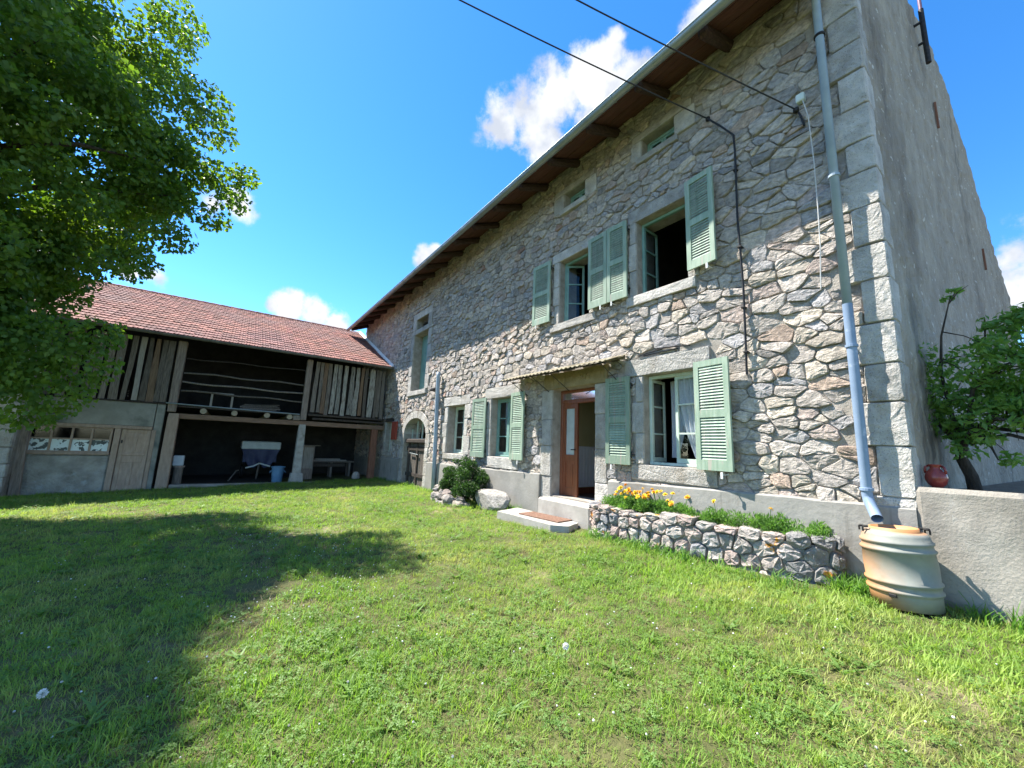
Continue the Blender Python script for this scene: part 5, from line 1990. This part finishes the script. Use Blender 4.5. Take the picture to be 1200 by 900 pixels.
def barn_front():
    g = lambda x: gz(x, BY)
    # posts
    MB().box(-1.66, -1.44, BY - .10, BY + .12, .66, 2.98, c=.02, jit=.008).build('upper_post', MT['post'], barn)
    MB().box(2.11, 2.31, BY - .10, BY + .12, .66, 2.98, c=.02, jit=.012).build('upper_post', MT['post'], barn)
    vs, fs = chbox(1, 1, 1, .12)
    def tap(x0, x1, y0, y1, z0, z1, k, name, m):
        xm, ym = (x0 + x1) / 2, (y0 + y1) / 2
        out = []
        for a in vs:
            t = (a[2] + 1) / 2
            s = 1 + (k - 1) * t
            out.append((xm + a[0] * (x1 - x0) / 2 * s, ym + a[1] * (y1 - y0) / 2 * s, z0 + (z1 - z0) * t))
        return meshobj(name, out, fs, MT[m], barn)
    tap(-1.62, -1.32, BY - .16, BY + .14, g(-1.5) - .1, .62, .9, 'lower_post', 'pinkwood')
    tap(2.06, 2.34, BY - .15, BY + .13, -1.30, .50, .8, 'stone_pillar', 'pillar')
    tap(1.98, 2.44, BY - .22, BY + .2, g(2.2) - .1, -1.27, .85, 'pillar_base', 'pillar')
    MB().box(4.76, 5.0, BY - .1, BY + .14, g(4.9) - .1, .46, c=.015, jit=.006).build('corner_post', MT['rustwood'], barn)
    # beams
    MB().box(-1.42, 5.24, BY - .08, BY + .14, .462, .63, c=.015, jit=.006).build('main_beam', MT['beam'], barn)
    for (x) in (.09, 1.04, -.75, 1.75):
        MB().tube([(x, BY - .12, .75), (x, BY + 5.5, .75)], .09, 12).build('joist_end', MT['joist'], barn)
    MB().box(1.86, 2.08, BY - .13, BY + .1, .64, .82, c=.01).build('bracket_block', MT['greywood'], barn)
    MB().tube([(-1.7, BY - .17, .93), (2.05, BY - .17, .86)], .022, 8).build('metal_rail', MT['zinc'], barn)
    # loft rails (rough poles)
    for (za, zb) in ((1.98, 2.00), (1.66, 1.66), (1.38, 1.36), (2.46, 2.55)):
        pts = [(-1.42 + 3.56 * i / 9, BY + .08 + .02 * math.sin(i * 1.7), za + (zb - za) * i / 9 + .022 * math.sin(i * 1.3 + za * 9)) for i in range(10)]
        MB().tube(pts, .030 if za < 2.3 else .022, 7).build('rail', MT['greywood'] if za < 2.3 else MT['darkwood'], barn)
    # loft cladding left
    xs = -4.6
    for (x, w, m) in ((-4.45, .16, 'greywood'), (-4.25, .14, 'greywood'), (-4.0, .17, 'greywood'), (-3.78, .15, 'greywood'), (-3.55, .15, 'greywood'), (-3.36, .15, 'greywood'), (-3.17, .14, 'greywood'), (-2.93, .19, 'greywood'), (-2.72, .12, 'greywood'), (-2.48, .13, 'palepost'), (-2.29, .15, 'greywood'), (-2.12, .17, 'rustpl'), (-1.96, .13, 'greywood'), (-1.81, .17, 'greywood')):
        plank('plank', x, w, .93 + rnd.uniform(-.03, .03), 2.95, m, lean=rnd.uniform(-.05, .05))
    for z in (1.05, 1.12, 1.2):
        plank('plank', -2.62, .02, z, z + .03, 'greywood')
    MB().box(-7.0, -1.7, BY - .06, BY + .1, .885, .93, c=.008).build('ledge', MT['darkwood'], barn)
    # cladding right (old pale boards with gaps)
    for (x, w, m, z1) in ((2.48, .14, 'greywood', 2.95), (2.66, .12, 'greywood', 2.95), (2.80, .15, 'rustpl', 2.95), (2.95, .13, 'greywood', 2.95), (3.12, .14, 'palewood', 2.95), (3.32, .14, 'palewood', 2.95), (3.53, .14, 'palewood', 2.95), (3.80, .20, 'palewood', 2.95), (4.00, .19, 'palewood', 2.95), (4.20, .12, 'rustpl', 2.95), (4.36, .12, 'greywood', 2.95), (4.58, .21, 'palewood', 2.95), (4.78, .11, 'greywood', 2.95), (4.92, .12, 'greywood', 2.95), (5.08, .13, 'greywood', 2.95)):
        plank('plank', x, w, .95 + rnd.uniform(-.04, .05), z1, m, lean=rnd.uniform(-.03, .05))
    MB().box(2.34, 5.22, BY - .10, BY + .16, .84, .92, c=.012, jit=.006).build('ledge', MT['darkwood'], barn)
    MB().box(2.5, 5.22, BY - .14, BY - .02, .70, .78, c=.012, jit=.006).build('ledge', MT['darkwood'], barn)
    # back boards just behind the gaps, dark
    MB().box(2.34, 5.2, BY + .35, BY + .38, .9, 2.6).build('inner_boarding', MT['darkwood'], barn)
    # workshop: plaster band, beam, window, wall, door
    MB().box(-7.0, -1.92, BY - .02, BY + .14, .17, .885, c=.01).build('plaster_band', MT['greenplaster'], barn)
    MB().box(-1.90, -1.70, BY - .03, BY + .13, g(-1.8) - .1, .885, c=.012).build('corner_board', MT['greenplaster'], barn)
    MB().box(-4.45, -1.92, BY - .06, BY + .1, .07, .168, c=.012, jit=.004).build('door_head', MT['pinkwood'], barn)
    fn = lambda s, t: (-7.0 + 4.28 * s, BY + .0, -2.1 + t * 1.40)
    grid_patch('workshop_wall', fn, 60, 26, MT['stuccoblue'], barn, .03, 3.0, (0, -1, 0))
    MB().box(-7.0, -2.74, BY + .04, BY + .24, -2.1, -.72).build('wall_core', MT['stuccoblue'], barn)
    MB().box(-4.45, -2.76, BY - .07, BY + .1, -.715, -.635, c=.01).build('window_sill', MT['pinkwood'], barn)
    fr = MB()
    x0, x1, z0, z1 = -4.38, -2.80, -.635, .068
    for k in range(5):
        x = x0 + (x1 - x0) * k / 4
        fr.box(x - .024, x + .024, BY - .02, BY + .05, z0, z1, c=.004)
    zm = -.27
    for k in range(4):
        xa, xb = x0 + (x1 - x0) * k / 4 + .025, x0 + (x1 - x0) * (k + 1) / 4 - .025
        for (a, b) in ((z0, z0 + .03), (zm - .02, zm + .02), (z1 - .03, z1)):
            fr.box(xa, xb, BY - .018, BY + .048, a, b, c=.003)
    w = fr.build('window', MT['pinkwood'], barn)
    for k in range(4):
        xa, xb = x0 + (x1 - x0) * k / 4 + .02, x0 + (x1 - x0) * (k + 1) / 4 - .02
        meshobj('painted_pane', [(xa, BY + .012, z0 + .02), (xb, BY + .012, z0 + .02), (xb, BY + .012, zm - .01), (xa, BY + .012, zm - .01)], [(0, 1, 2, 3)], MT['cowpaint'], w)
        meshobj('pane', [(xa, BY + .012, zm + .01), (xb, BY + .012, zm + .01), (xb, BY + .012, z1 - .02), (xa, BY + .012, z1 - .02)], [(0, 1, 2, 3)], MT['darkglass'], w)
    for (a, b) in ((-2.74, -2.60), (-1.82, -1.92)):
        MB().box(min(a, b), max(a, b), BY - .05, BY + .1, g(-2.2) - .12, .07, c=.01).build('door_post', MT['pinkwood'], barn)
    dr = MB()
    x0, x1, z0, z1 = -2.59, -1.93, g(-2.2) - .02, .06
    st = .10
    for (a, b, c, d) in ((x0, x0 + st, z0, z1), (x1 - st, x1, z0, z1), (x0 + st, x1 - st, z1 - .10, z1), (x0 + st, x1 - st, z0, z0 + .16), (x0 + st, x1 - st, -.92, -.62), ((x0 + x1) / 2 - .045, (x0 + x1) / 2 + .045, -.62, z1 - .10), ((x0 + x1) / 2 - .045, (x0 + x1) / 2 + .045, z0 + .16, -.92)):
        dr.box(a + .001, b - .001, BY - .01, BY + .035, c + .001, d - .001, c=.006)
    dr.box(x0 + .04, x1 - .04, BY + .005, BY + .025, z0 + .02, z1 - .02)
    dr.box(x0 + .08, x1 - .06, BY - .03, BY - .008, -.72, -.67, c=.006)
    d = dr.build('workshop_door', MT['pinkwood'], barn)
    MB().box(x0 + .03, x0 + .06, BY - .04, BY - .012, -.36, -.26, c=.004).build('handle', MT['iron'], d)
    # leaning corner timber
    MB().bar((-4.37, BY - .16, -1.95), (-4.47, BY - .16, .25), .20, .10, c=.015, up=(0, 1, 0)).build('corner_timber', MT['post'], barn)
    # entrance kerb
    MB().box(-1.3, 4.76, BY - .16, BY + .10, -1.80, gz(1.5, BY) + .03, c=.02, jit=.01).build('threshold', MT['oldcement'], barn)
    # dark shell
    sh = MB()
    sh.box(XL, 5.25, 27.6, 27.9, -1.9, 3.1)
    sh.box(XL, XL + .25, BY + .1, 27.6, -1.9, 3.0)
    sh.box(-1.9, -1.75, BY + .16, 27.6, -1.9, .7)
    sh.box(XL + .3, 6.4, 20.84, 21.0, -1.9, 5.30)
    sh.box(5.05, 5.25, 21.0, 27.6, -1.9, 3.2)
    sh.build('inner_walls', MT['shadeplaster'], barn)
    sh.v, sh.f = [], []
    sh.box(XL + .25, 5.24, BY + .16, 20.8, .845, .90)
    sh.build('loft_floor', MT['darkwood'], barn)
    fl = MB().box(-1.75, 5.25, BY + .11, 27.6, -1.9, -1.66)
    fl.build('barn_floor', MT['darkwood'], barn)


MT['joist'] = mat('sawn_log', (.30, .25, .18), (.45, .38, .28), 6, .9, .3, 30, .004)
MT['pillar'] = mat('grey_stone_pillar', (.30, .29, .26), (.45, .43, .39), 5, .9, .6, 30, .01, c3=(.20, .18, .15), c3s=3, c3lo=.55, c3hi=.7)
MT['palepost'] = mat('pale_grey_board', (.26, .24, .21), (.40, .37, .33), 2.5, .9, .5, 6, .01, stretch=(18, 18, 1.6))
MT['rustpl'] = mat('brown_board', (.13, .085, .055), (.25, .17, .115), 2.5, .9, .5, 6, .01, stretch=(18, 18, 1.4))
MT['cowpaint'] = mat('black_and_white_painted_glass', (.03, .045, .045), (.06, .08, .08), 5, .4, 0, c3=(.68, .76, .76), c3s=6.5, c3lo=.46, c3hi=.48, spec=.5)
barn_front()


def barn_contents():
    # tarp covered trailer
    t = thing('covered_trailer', 'small trailer under a sagging navy tarpaulin with white top inside the barn', 'trailer', (1.1, 18.6, -1.66))
    x0, x1, y0, y1 = .48, 1.80, 18.4, 19.9
    MB().box(x0, x1, y0, y1, -.50, -.20, c=.03).build('white_cover', MT['whitetarp'], t)
    vs, fs = [], []
    n = 24
    for i in range(n + 1):
        s = i / n
        x = x0 + .02 + (x1 - x0 - .04) * s
        bot = -1.06 - .16 * abs(math.sin(s * 5.5 + .4)) + (.10 if .4 < s < .6 else 0)
        inx = .16 * (0.5 - s) * .0
        for (z, k) in ((-.50, 0), (-.75, .03), (-.92, .02), (bot, .06)):
            xx = x + (.5 - s) * .5 * ((-.5 - z) / .6)
            vs.append((xx, y0 + .015 + k * math.sin(s * 17) * .6 + .01, z))
    for i in range(n):
        for k in range(3):
            fs.append((i * 4 + k, i * 4 + k + 1, i * 4 + 5 + k, i * 4 + 4 + k))
    meshobj('tarpaulin', vs, fs, MT['tarp'], t, smooth=True)
    MB().box(x0 + .1, x1 - .1, y0 + .08, y1 - .05, -1.0, -.51).build('body', MT['tarp'], t)
    e = MB()
    pts = [(.70, -1.22), (.95, -1.15), (1.14, -1.04), (1.32, -1.10), (1.52, -1.16)]
    for i in range(4):
        e.bar((pts[i][0], y0 - .02, pts[i][1]), (pts[i + 1][0], y0 - .02, pts[i + 1][1]), .012, .05)
    e.build('ragged_edge', MT['whitetarp'], t)
    MB().tube([(1.14, y0 + .1, -1.02), (1.10, y0 + .1, -1.68)], .03, 8).build('prop_leg', MT['greywood'], t)
    for x in (.62, 1.66):
        MB().lathe([(.10, -.06), (.26, -.06), (.29, -.02), (.29, .02), (.26, .06), (.10, .06)], (x, 19.2, -1.38), 20, Matrix.Rotation(R(90), 3, 'Y')).build('wheel', MT['iron'], t)
    # blue bin
    c = Vector((1.66, 16.95, -1.72))
    b = thing('blue_bin', 'blue plastic bin with handles on the grass edge in front of the trailer', 'bin', c)
    MB().lathe([(.15, 0), (.16, .01), (.20, .58), (.20, .60), (.235, .61), (.235, .65), (.21, .65), (.20, .60), (.155, .03), (0, .02)], c, 24).build('body', MT['bluebin'], b, smooth=False)
    for s in (-1, 1):
        MB().tube([c + Vector((s * .20, -.05, .50)), c + Vector((s * .25, -.05, .44)), c + Vector((s * .25, .05, .44)), c + Vector((s * .20, .05, .50))], .014, 6).build('handle', MT['bluebin'], b)
    # bench
    t = thing('work_bench', 'rough plank work bench in the dark right half of the barn', 'bench', (3.65, 18.5, -1.62))
    MB().box(2.75, 4.7, 18.2, 18.8, -.98, -.92, c=.01).build('bench_top', MT['greywood'], t)
    for x in (2.9, 4.5, 3.75):
        for y in (18.28, 18.72):
            MB().box(x - .04, x + .04, y - .04, y + .04, -1.66, -.98, c=.006).build('leg', MT['greywood'], t)
    MB().box(3.0, 4.3, 18.2, 18.24, -1.16, -1.02, c=.01).build('drawer_front', MT['darkwood'], t)
    for i, (a, b_, z, y) in enumerate(((3.0, 4.35, -.92, 18.35), (3.1, 4.1, -.87, 18.4))):
        tag(MB().box(a, b_, y - .1, y + .1, z + .002, z + .045, c=.006).build('loose_board', MT['palepost']), ('lower' if i == 0 else 'upper') + ' of two pale boards lying on the barn work bench', 'board', 'boards on the work bench')
    # crate on the bench
    t = thing('wooden_cabinet', 'old pale wooden cabinet behind the stone pillar in the barn', 'cabinet', (2.8, 18.3, -1.65))
    MB().box(2.52, 2.95, 17.7, 18.15, -1.66, -.30, c=.01).build('carcass', MT['post'], t)
    MB().box(2.56, 2.91, 17.675, 17.698, -1.2, -.36, c=.006).build('door', MT['palepost'], t)
    MB().box(2.45, 3.15, 17.66, 18.18, -.298, -.27, c=.004).build('cabinet_top', MT['greywood'], t)
    # white box on a stump by the post
    t = thing('tree_stump', 'upright wooden block beside the left barn post', 'wood block', (-1.2, 16.85, -1.75))
    MB().lathe([(.13, 0), (.12, .3), (.125, .62)], (-1.17, 16.88, -1.72), 12).build('block', MT['greywood'], t)
    MB().lathe([(.16, 0), (.16, .05)], (-1.17, 16.88, -1.098), 12).build('block_top', MT['post'], t)
    tag(MB().box(-1.34, -1.06, 16.78, 17.0, -1.045, -.72, c=.02).build('white_box', MT['whitebox']), 'white metal box on the wood block beside the left barn post', 'box')
    # frame leaning in the loft
    f = MB()
    f.box(-.63, -.57, 16.62, 16.66, .92, 1.43); f.box(-.06, .0, 16.62, 16.66, .92, 1.43); f.box(-.57, -.06, 16.62, 16.66, 1.37, 1.43)
    tag(f.build('window_frame', MT['palepost']), 'empty old wooden frame standing behind the loft rails', 'frame')
    tag(MB().tube([(.2, 17.9, -1.68), (.42, 18.0, -1.30), (.5, 18.0, -1.28)], .025, 7).build('iron_rod', MT['greywood']), 'bent rod propped on the barn floor left of the trailer', 'rod')
    for i in range(7):
        a = MB().tube([(rnd.uniform(.2, .4), 16.9 + i * .05, .95 + .03 * i), (rnd.uniform(1.2, 1.5), 16.92 + i * .05, .95 + .03 * i + rnd.uniform(-.02, .1))], .03, 6)
        tag(a.build('stored_pole', MT['greywood']), ['rough grey pole lowest in the loft pile', 'second lowest rough pole in the loft pile', 'third rough pole up in the loft pile', 'middle rough pole of the loft pile', 'third rough pole from the top of the loft pile', 'second topmost rough pole of the loft pile', 'topmost rough grey pole of the loft pile'][i], 'pole', 'poles stored in the barn loft')
    c = (4.45, 16.9, -1.58)
    vs = []
    tag(MB().lathe([(.12, 0), (.16, .06), (.15, .2), (.08, .3), (0, .31)], c, 9).build('corner_stone', MT['pillar']), 'small grey stone on the ground at the right barn post', 'stone')


barn_contents()


# ------------------------------------------------------------------ neighbouring stone building at the left edge
def outbuilding():
    t = thing('stone_outbuilding', 'corner of a grey stone outbuilding with squared blocks beside the barn workshop', 'outbuilding', (-5.5, 15.9, -1.9))
    x1, y0 = -4.50, 15.72
    MB().box(-9.0, x1 + .0, y0 + .06, y0 + 1.0, -2.2, 2.6).build('wall_core', MT['mortar'], t)
    z = -2.1
    k = 0
    while z < 2.55:
        h = rnd.uniform(.34, .50)
        x = x1 + .03
        while x > -9:
            w = rnd.uniform(.4, .8)
            MB().box(x - w + .012, x, y0, y0 + .2, z + .008, min(z + h, 2.6) - .008, c=.02, jit=.008).build('stone_block', MT['ashlar'], t)
            x -= w
        z += h
    r = MB()
    r.add([(-9.3, 15.3, 2.55), (-4.2, 15.3, 2.55), (-4.2, 19.5, 4.3), (-9.3, 19.5, 4.3), (-9.3, 15.3, 2.63), (-4.2, 15.3, 2.63), (-4.2, 19.5, 4.38), (-9.3, 19.5, 4.38)], [(0, 3, 2, 1), (4, 5, 6, 7), (0, 1, 5, 4), (1, 2, 6, 5), (0, 4, 7, 3)])
    r.build('roof', MT['tile'], t)


outbuilding()


# ------------------------------------------------------------------ lawn cover
def tuft(name, n, h, spread, w, matl, lean=.5, seed=0):
    r = np.random.RandomState(seed)
    V, F = [], []
    for i in range(n):
        a = r.uniform(0, 6.28)
        x, y = r.normal(0, spread, 2)
        hh = h * r.uniform(.45, 1.15)
        d = np.array([math.cos(a), math.sin(a)])
        s = np.array([-d[1], d[0]])
        ln = lean * r.uniform(.2, 1.3)
        b = len(V)
        for (t, ww) in ((0, 1), (.5, .85), (.82, .5), (1.0, 0)):
            o = d * ln * hh * t ** 1.8
            z = hh * (t - .22 * ln * t ** 2)
            if ww: V += [(x + o[0] + s[0] * w * ww / 2, y + o[1] + s[1] * w * ww / 2, z - .006), (x + o[0] - s[0] * w * ww / 2, y + o[1] - s[1] * w * ww / 2, z - .006)]
            else: V.append((x + o[0], y + o[1], z))
        F += [(b, b + 1, b + 3, b + 2), (b + 2, b + 3, b + 5, b + 4), (b + 4, b + 5, b + 6)]
    me = bpy.data.meshes.new(name)
    me.from_pydata(V, [], F)
    me.materials.append(matl)
    return bpy.data.objects.new(name, me)


def clover(name, n, seed):
    r = np.random.RandomState(seed)
    V, F = [], []
    for i in range(n):
        x, y = r.normal(0, .035, 2)
        z = r.uniform(.015, .045)
        a0 = r.uniform(0, 6.28)
        rad = r.uniform(.007, .013)
        tx, ty = r.uniform(-.4, .4, 2)
        for k in range(3):
            a = a0 + k * 2.094
            d = np.array([math.cos(a), math.sin(a)]); s = np.array([-d[1], d[0]])
            b = len(V)
            for (p, q) in ((0, 0), (.8, .55), (1.15, 0), (.8, -.55)):
                o = (d * p + s * q) * rad
                V.append((x + o[0], y + o[1], z + o[0] * tx + o[1] * ty + (.002 if q else 0)))
            F.append((b, b + 1, b + 2, b + 3))
    me = bpy.data.meshes.new(name)
    me.from_pydata(V, [], F)
    me.materials.append(MT['clover'])
    return bpy.data.objects.new(name, me)


def flower_src():
    mb = MB()
    mb.tube([(0, 0, 0), (.004, 0, .03), (.006, .002, .055)], .0012, 4)
    m = MB()
    for k in range(3):
        m.lathe([(.0, -.006), (.008, -.003), (.0095, .002), (.006, .007), (0, .009)], (.006, .002, .06), 7)
    me = bpy.data.meshes.new('clover_head')
    me.from_pydata(m.v, [], m.f)
    me.materials.append(MT['petal_w'])
    return bpy.data.objects.new('clover_head', me)


def scatter(name, sources, P, rotz, tilt, scl, idx):
    """one object: its vertices are the points, geometry nodes put a tuft on each"""
    me = bpy.data.meshes.new(name)
    P = np.asarray(P, np.float32)
    me.vertices.add(len(P)); me.vertices.foreach_set('co', P.ravel())
    a = me.attributes.new('rot', 'FLOAT_VECTOR', 'POINT')
    rv = np.zeros((len(P), 3), np.float32); rv[:, 0] = tilt[0]; rv[:, 1] = tilt[1]; rv[:, 2] = rotz
    a.data.foreach_set('vector', rv.ravel())
    b = me.attributes.new('scl', 'FLOAT', 'POINT'); b.data.foreach_set('value', np.asarray(scl, np.float32))
    c = me.attributes.new('idx', 'INT', 'POINT'); c.data.foreach_set('value', np.asarray(idx, np.int32))
    o = bpy.data.objects.new(name, me)
    COL.objects.link(o)
    ng = bpy.data.node_groups.new(name + '_nodes', 'GeometryNodeTree')
    ng.interface.new_socket('Geometry', in_out='INPUT', socket_type='NodeSocketGeometry')
    ng.interface.new_socket('Geometry', in_out='OUTPUT', socket_type='NodeSocketGeometry')
    N, L = ng.nodes, ng.links
    gi, go = N.new('NodeGroupInput'), N.new('NodeGroupOutput')
    g2i = N.new('GeometryNodeGeometryToInstance')
    for s in reversed(sources):
        oi = N.new('GeometryNodeObjectInfo')
        oi.inputs['Object'].default_value = s
        oi.inputs['As Instance'].default_value = False
        L.new(oi.outputs['Geometry'], g2i.inputs[0])
    iop = N.new('GeometryNodeInstanceOnPoints')
    iop.inputs['Pick Instance'].default_value = True

    def attr(nm, ty):
        n = N.new('GeometryNodeInputNamedAttribute')
        n.data_type = ty
        n.inputs['Name'].default_value = nm
        return [q for q in n.outputs if q.enabled and q.name == 'Attribute'][0]
    L.new(gi.outputs[0], iop.inputs['Points'])
    L.new(g2i.outputs[0], iop.inputs['Instance'])
    L.new(attr('idx', 'INT'), iop.inputs['Instance Index'])
    e2r = N.new('FunctionNodeEulerToRotation')
    L.new(attr('rot', 'FLOAT_VECTOR'), e2r.inputs[0])
    L.new(e2r.outputs[0], iop.inputs['Rotation'])
    L.new(attr('scl', 'FLOAT'), iop.inputs['Scale'])
    L.new(iop.outputs[0], go.inputs[0])
    md = o.modifiers.new('scatter', 'NODES')
    md.node_group = ng
    return o


def lawn_cover():
    r = np.random.RandomState(5)
    pts, sc, ix, kind = [], [], [], []
    flowers_ = []

    def free(x, y):
        if x > 5.2: return False
        if 4.6 < y < 6.6 and (x > 4.36): return False
        if x > 4.74 and 1.4 < y < 4.6: return False
        if y > 16.25: return False
        if (x - 4.93) ** 2 + (y - .86) ** 2 < .05: return False
        return True
    # (xmin,xmax,ymin,ymax,step count per m2) with thinning by distance
    N = 240000
    X = r.uniform(-9, 5.25, N * 3); Yv = r.uniform(-6, 16.3, N * 3)
    dist = np.hypot(X, Yv)
    dens = np.interp(dist, [0, 2, 4, 7, 11, 18], [1000, 1000, 600, 330, 190, 130])
    total = N * 3 / (14.25 * 22.3)
    keep = r.uniform(0, 1, N * 3) < dens / total
    X, Yv = X[keep], Yv[keep]
    for x, y in zip(X, Yv):
        if not free(x, y): continue
        q = proj((x, y, -1.4))
        if not q or not (-420 < q[0] < 1620 and q[1] < 1300):      # beyond the picture: thinner
            if r.uniform() > min(1.0, 260 / float(np.interp(math.hypot(x, y), [0, 2, 4, 7, 11, 18], [1000, 1000, 600, 330, 190, 130]))): continue
        dd = math.hypot(x, y)
        z = gz(x, y)
        wall = x > 4.6 or (x > 3.6 and y < 3)
        n1 = mnoise.noise(Vector((x * .9, y * .9, 0)))
        n2 = mnoise.noise(Vector((x * .45 + 9, y * .45, 2)))
        # bare patch beside the worn track
        if (x - .45) ** 2 / .10 + (y - 4.6) ** 2 / .16 < 1 and r.uniform() < .75: continue
        u = r.uniform()
        k = 0
        ty = np.interp(y, [3.8, 4.6, 6.5, 9, 12.5], [.35, .5, .55, -.1, -2.0])
        trk = math.exp(-((x - ty) / .16) ** 2) if 3.6 < y < 12.5 else 0
        dry = .9 * trk + .15 + .6 * max(0, n2) + (.16 if 1 < x < 4.6 and y < 9 else 0)
        if u < dry * .5: k = 3
        elif u < dry * .5 + .14 + .35 * max(0, n1): k = 4 if r.uniform() < .5 else 5
        else: k = r.randint(0, 3)
        s = r.choice([.45, .6, .75, .9, 1.1]) * (1 + .45 * n1 + .3 * mnoise.noise(Vector((x * 3, y * 3, 5))))
        if wall and k < 3: s *= 1.4
        s *= float(np.interp(dd, [0, 4, 9, 18], [1, 1, 1.2, 1.5]))
        pts.append((x, y, z)); sc.append(s); ix.append(k)
        if r.uniform() < .016 * (1 + (5 if .2 < x < 1.6 and 3.5 < y < 9 else 0)):
            flowers_.append((x, y, z))
    for k in range(520):
        x, y = r.uniform(-4, 4.9), r.uniform(.2, 12)
        if free(x, y):
            pts.append((x, y, gz(x, y))); sc.append(r.uniform(.6, 1.3)); ix.append(6)
    n = len(pts)
    src = [tuft('tuft_a', 14, .055, .035, .0056, MT['grass'], .8, 1), tuft('tuft_b', 12, .070, .035, .0062, MT['grass'], 1.0, 2), tuft('tuft_c', 16, .042, .045, .0052, MT['grass'], .9, 3),
           tuft('tuft_d', 14, .05, .04, .0030, MT['thatch'], 1.5, 4), clover('clover_a', 14, 6), clover('clover_b', 18, 7), tuft('broad_weed', 9, .07, .012, .020, MT['clover'], 1.7, 9)]
    o = scatter('grass', src, pts, r.uniform(0, 6.28, n), (r.normal(0, .12, n), r.normal(0, .12, n)), sc, ix)
    tag(o, 'short mown meadow grass with clover covering the yard', 'grass', kind='stuff')
    fs = flower_src()
    m = len(flowers_)
    o = scatter('clover_flowers', [fs], flowers_, r.uniform(0, 6.28, m), (r.normal(0, .2, m), r.normal(0, .2, m)), r.uniform(.35, .8, m), np.zeros(m))
    tag(o, 'scattered small white clover flowers in the lawn', 'flowers', kind='stuff')
    # taller weeds along walls
    P = []
    for k in range(420):
        q = r.uniform()
        if q < .35: P.append((r.uniform(5.0, 5.2), r.uniform(-2.5, .6)))
        elif q < .55: P.append((r.uniform(5.0, 5.2), r.uniform(1.08, 1.36)))
        elif q < .75: P.append((r.uniform(4.9, 5.2), r.uniform(6.6, 8.0)))
        elif q < .9: P.append((r.uniform(4.62, 4.76), r.uniform(1.5, 4.4)))
        else: P.append((r.uniform(5.0, 5.2), r.uniform(9.9, 16)))
    P = [(x, y, gz(x, y)) for x, y in P]
    n = len(P)
    s2 = [tuft('weed_a', 10, .17, .03, .008, MT['herb'], .7, 11), tuft('weed_b', 12, .13, .05, .012, MT['herb'], 1.1, 12)]
    o = scatter('tall_weeds', s2, P, r.uniform(0, 6.28, n), (r.normal(0, .1, n), r.normal(0, .1, n)), r.uniform(.7, 1.3, n), r.randint(0, 2, n))
    tag(o, 'taller green weeds growing along the foot of the walls', 'weeds', kind='stuff')
    # dandelion clock and broad leaf in the foreground
    for (x, y, lb) in ((-.62, 3.20, 'white dandelion clock in the shaded grass at the lower left'), (1.9, 1.95, 'white dandelion clock in the sunny grass at the lower middle')):
        z = gz(x, y)
        t = thing('dandelion', lb, 'dandelion', (x, y, z))
        MB().tube([(x, y, z), (x + .01, y, z + .05), (x + .012, y + .005, z + .105)], .0022, 5).build('stalk', MT['herb'], t)
        c = np.array([x + .012, y + .005, z + .115])
        v = nrs.normal(size=(160, 3)); v /= np.linalg.norm(v, axis=1, keepdims=True)
        leaves_mesh('seed_head', c + v * .016, v, np.full(160, .014), MT['petal_w'], t, aspect=.5)


lawn_cover()
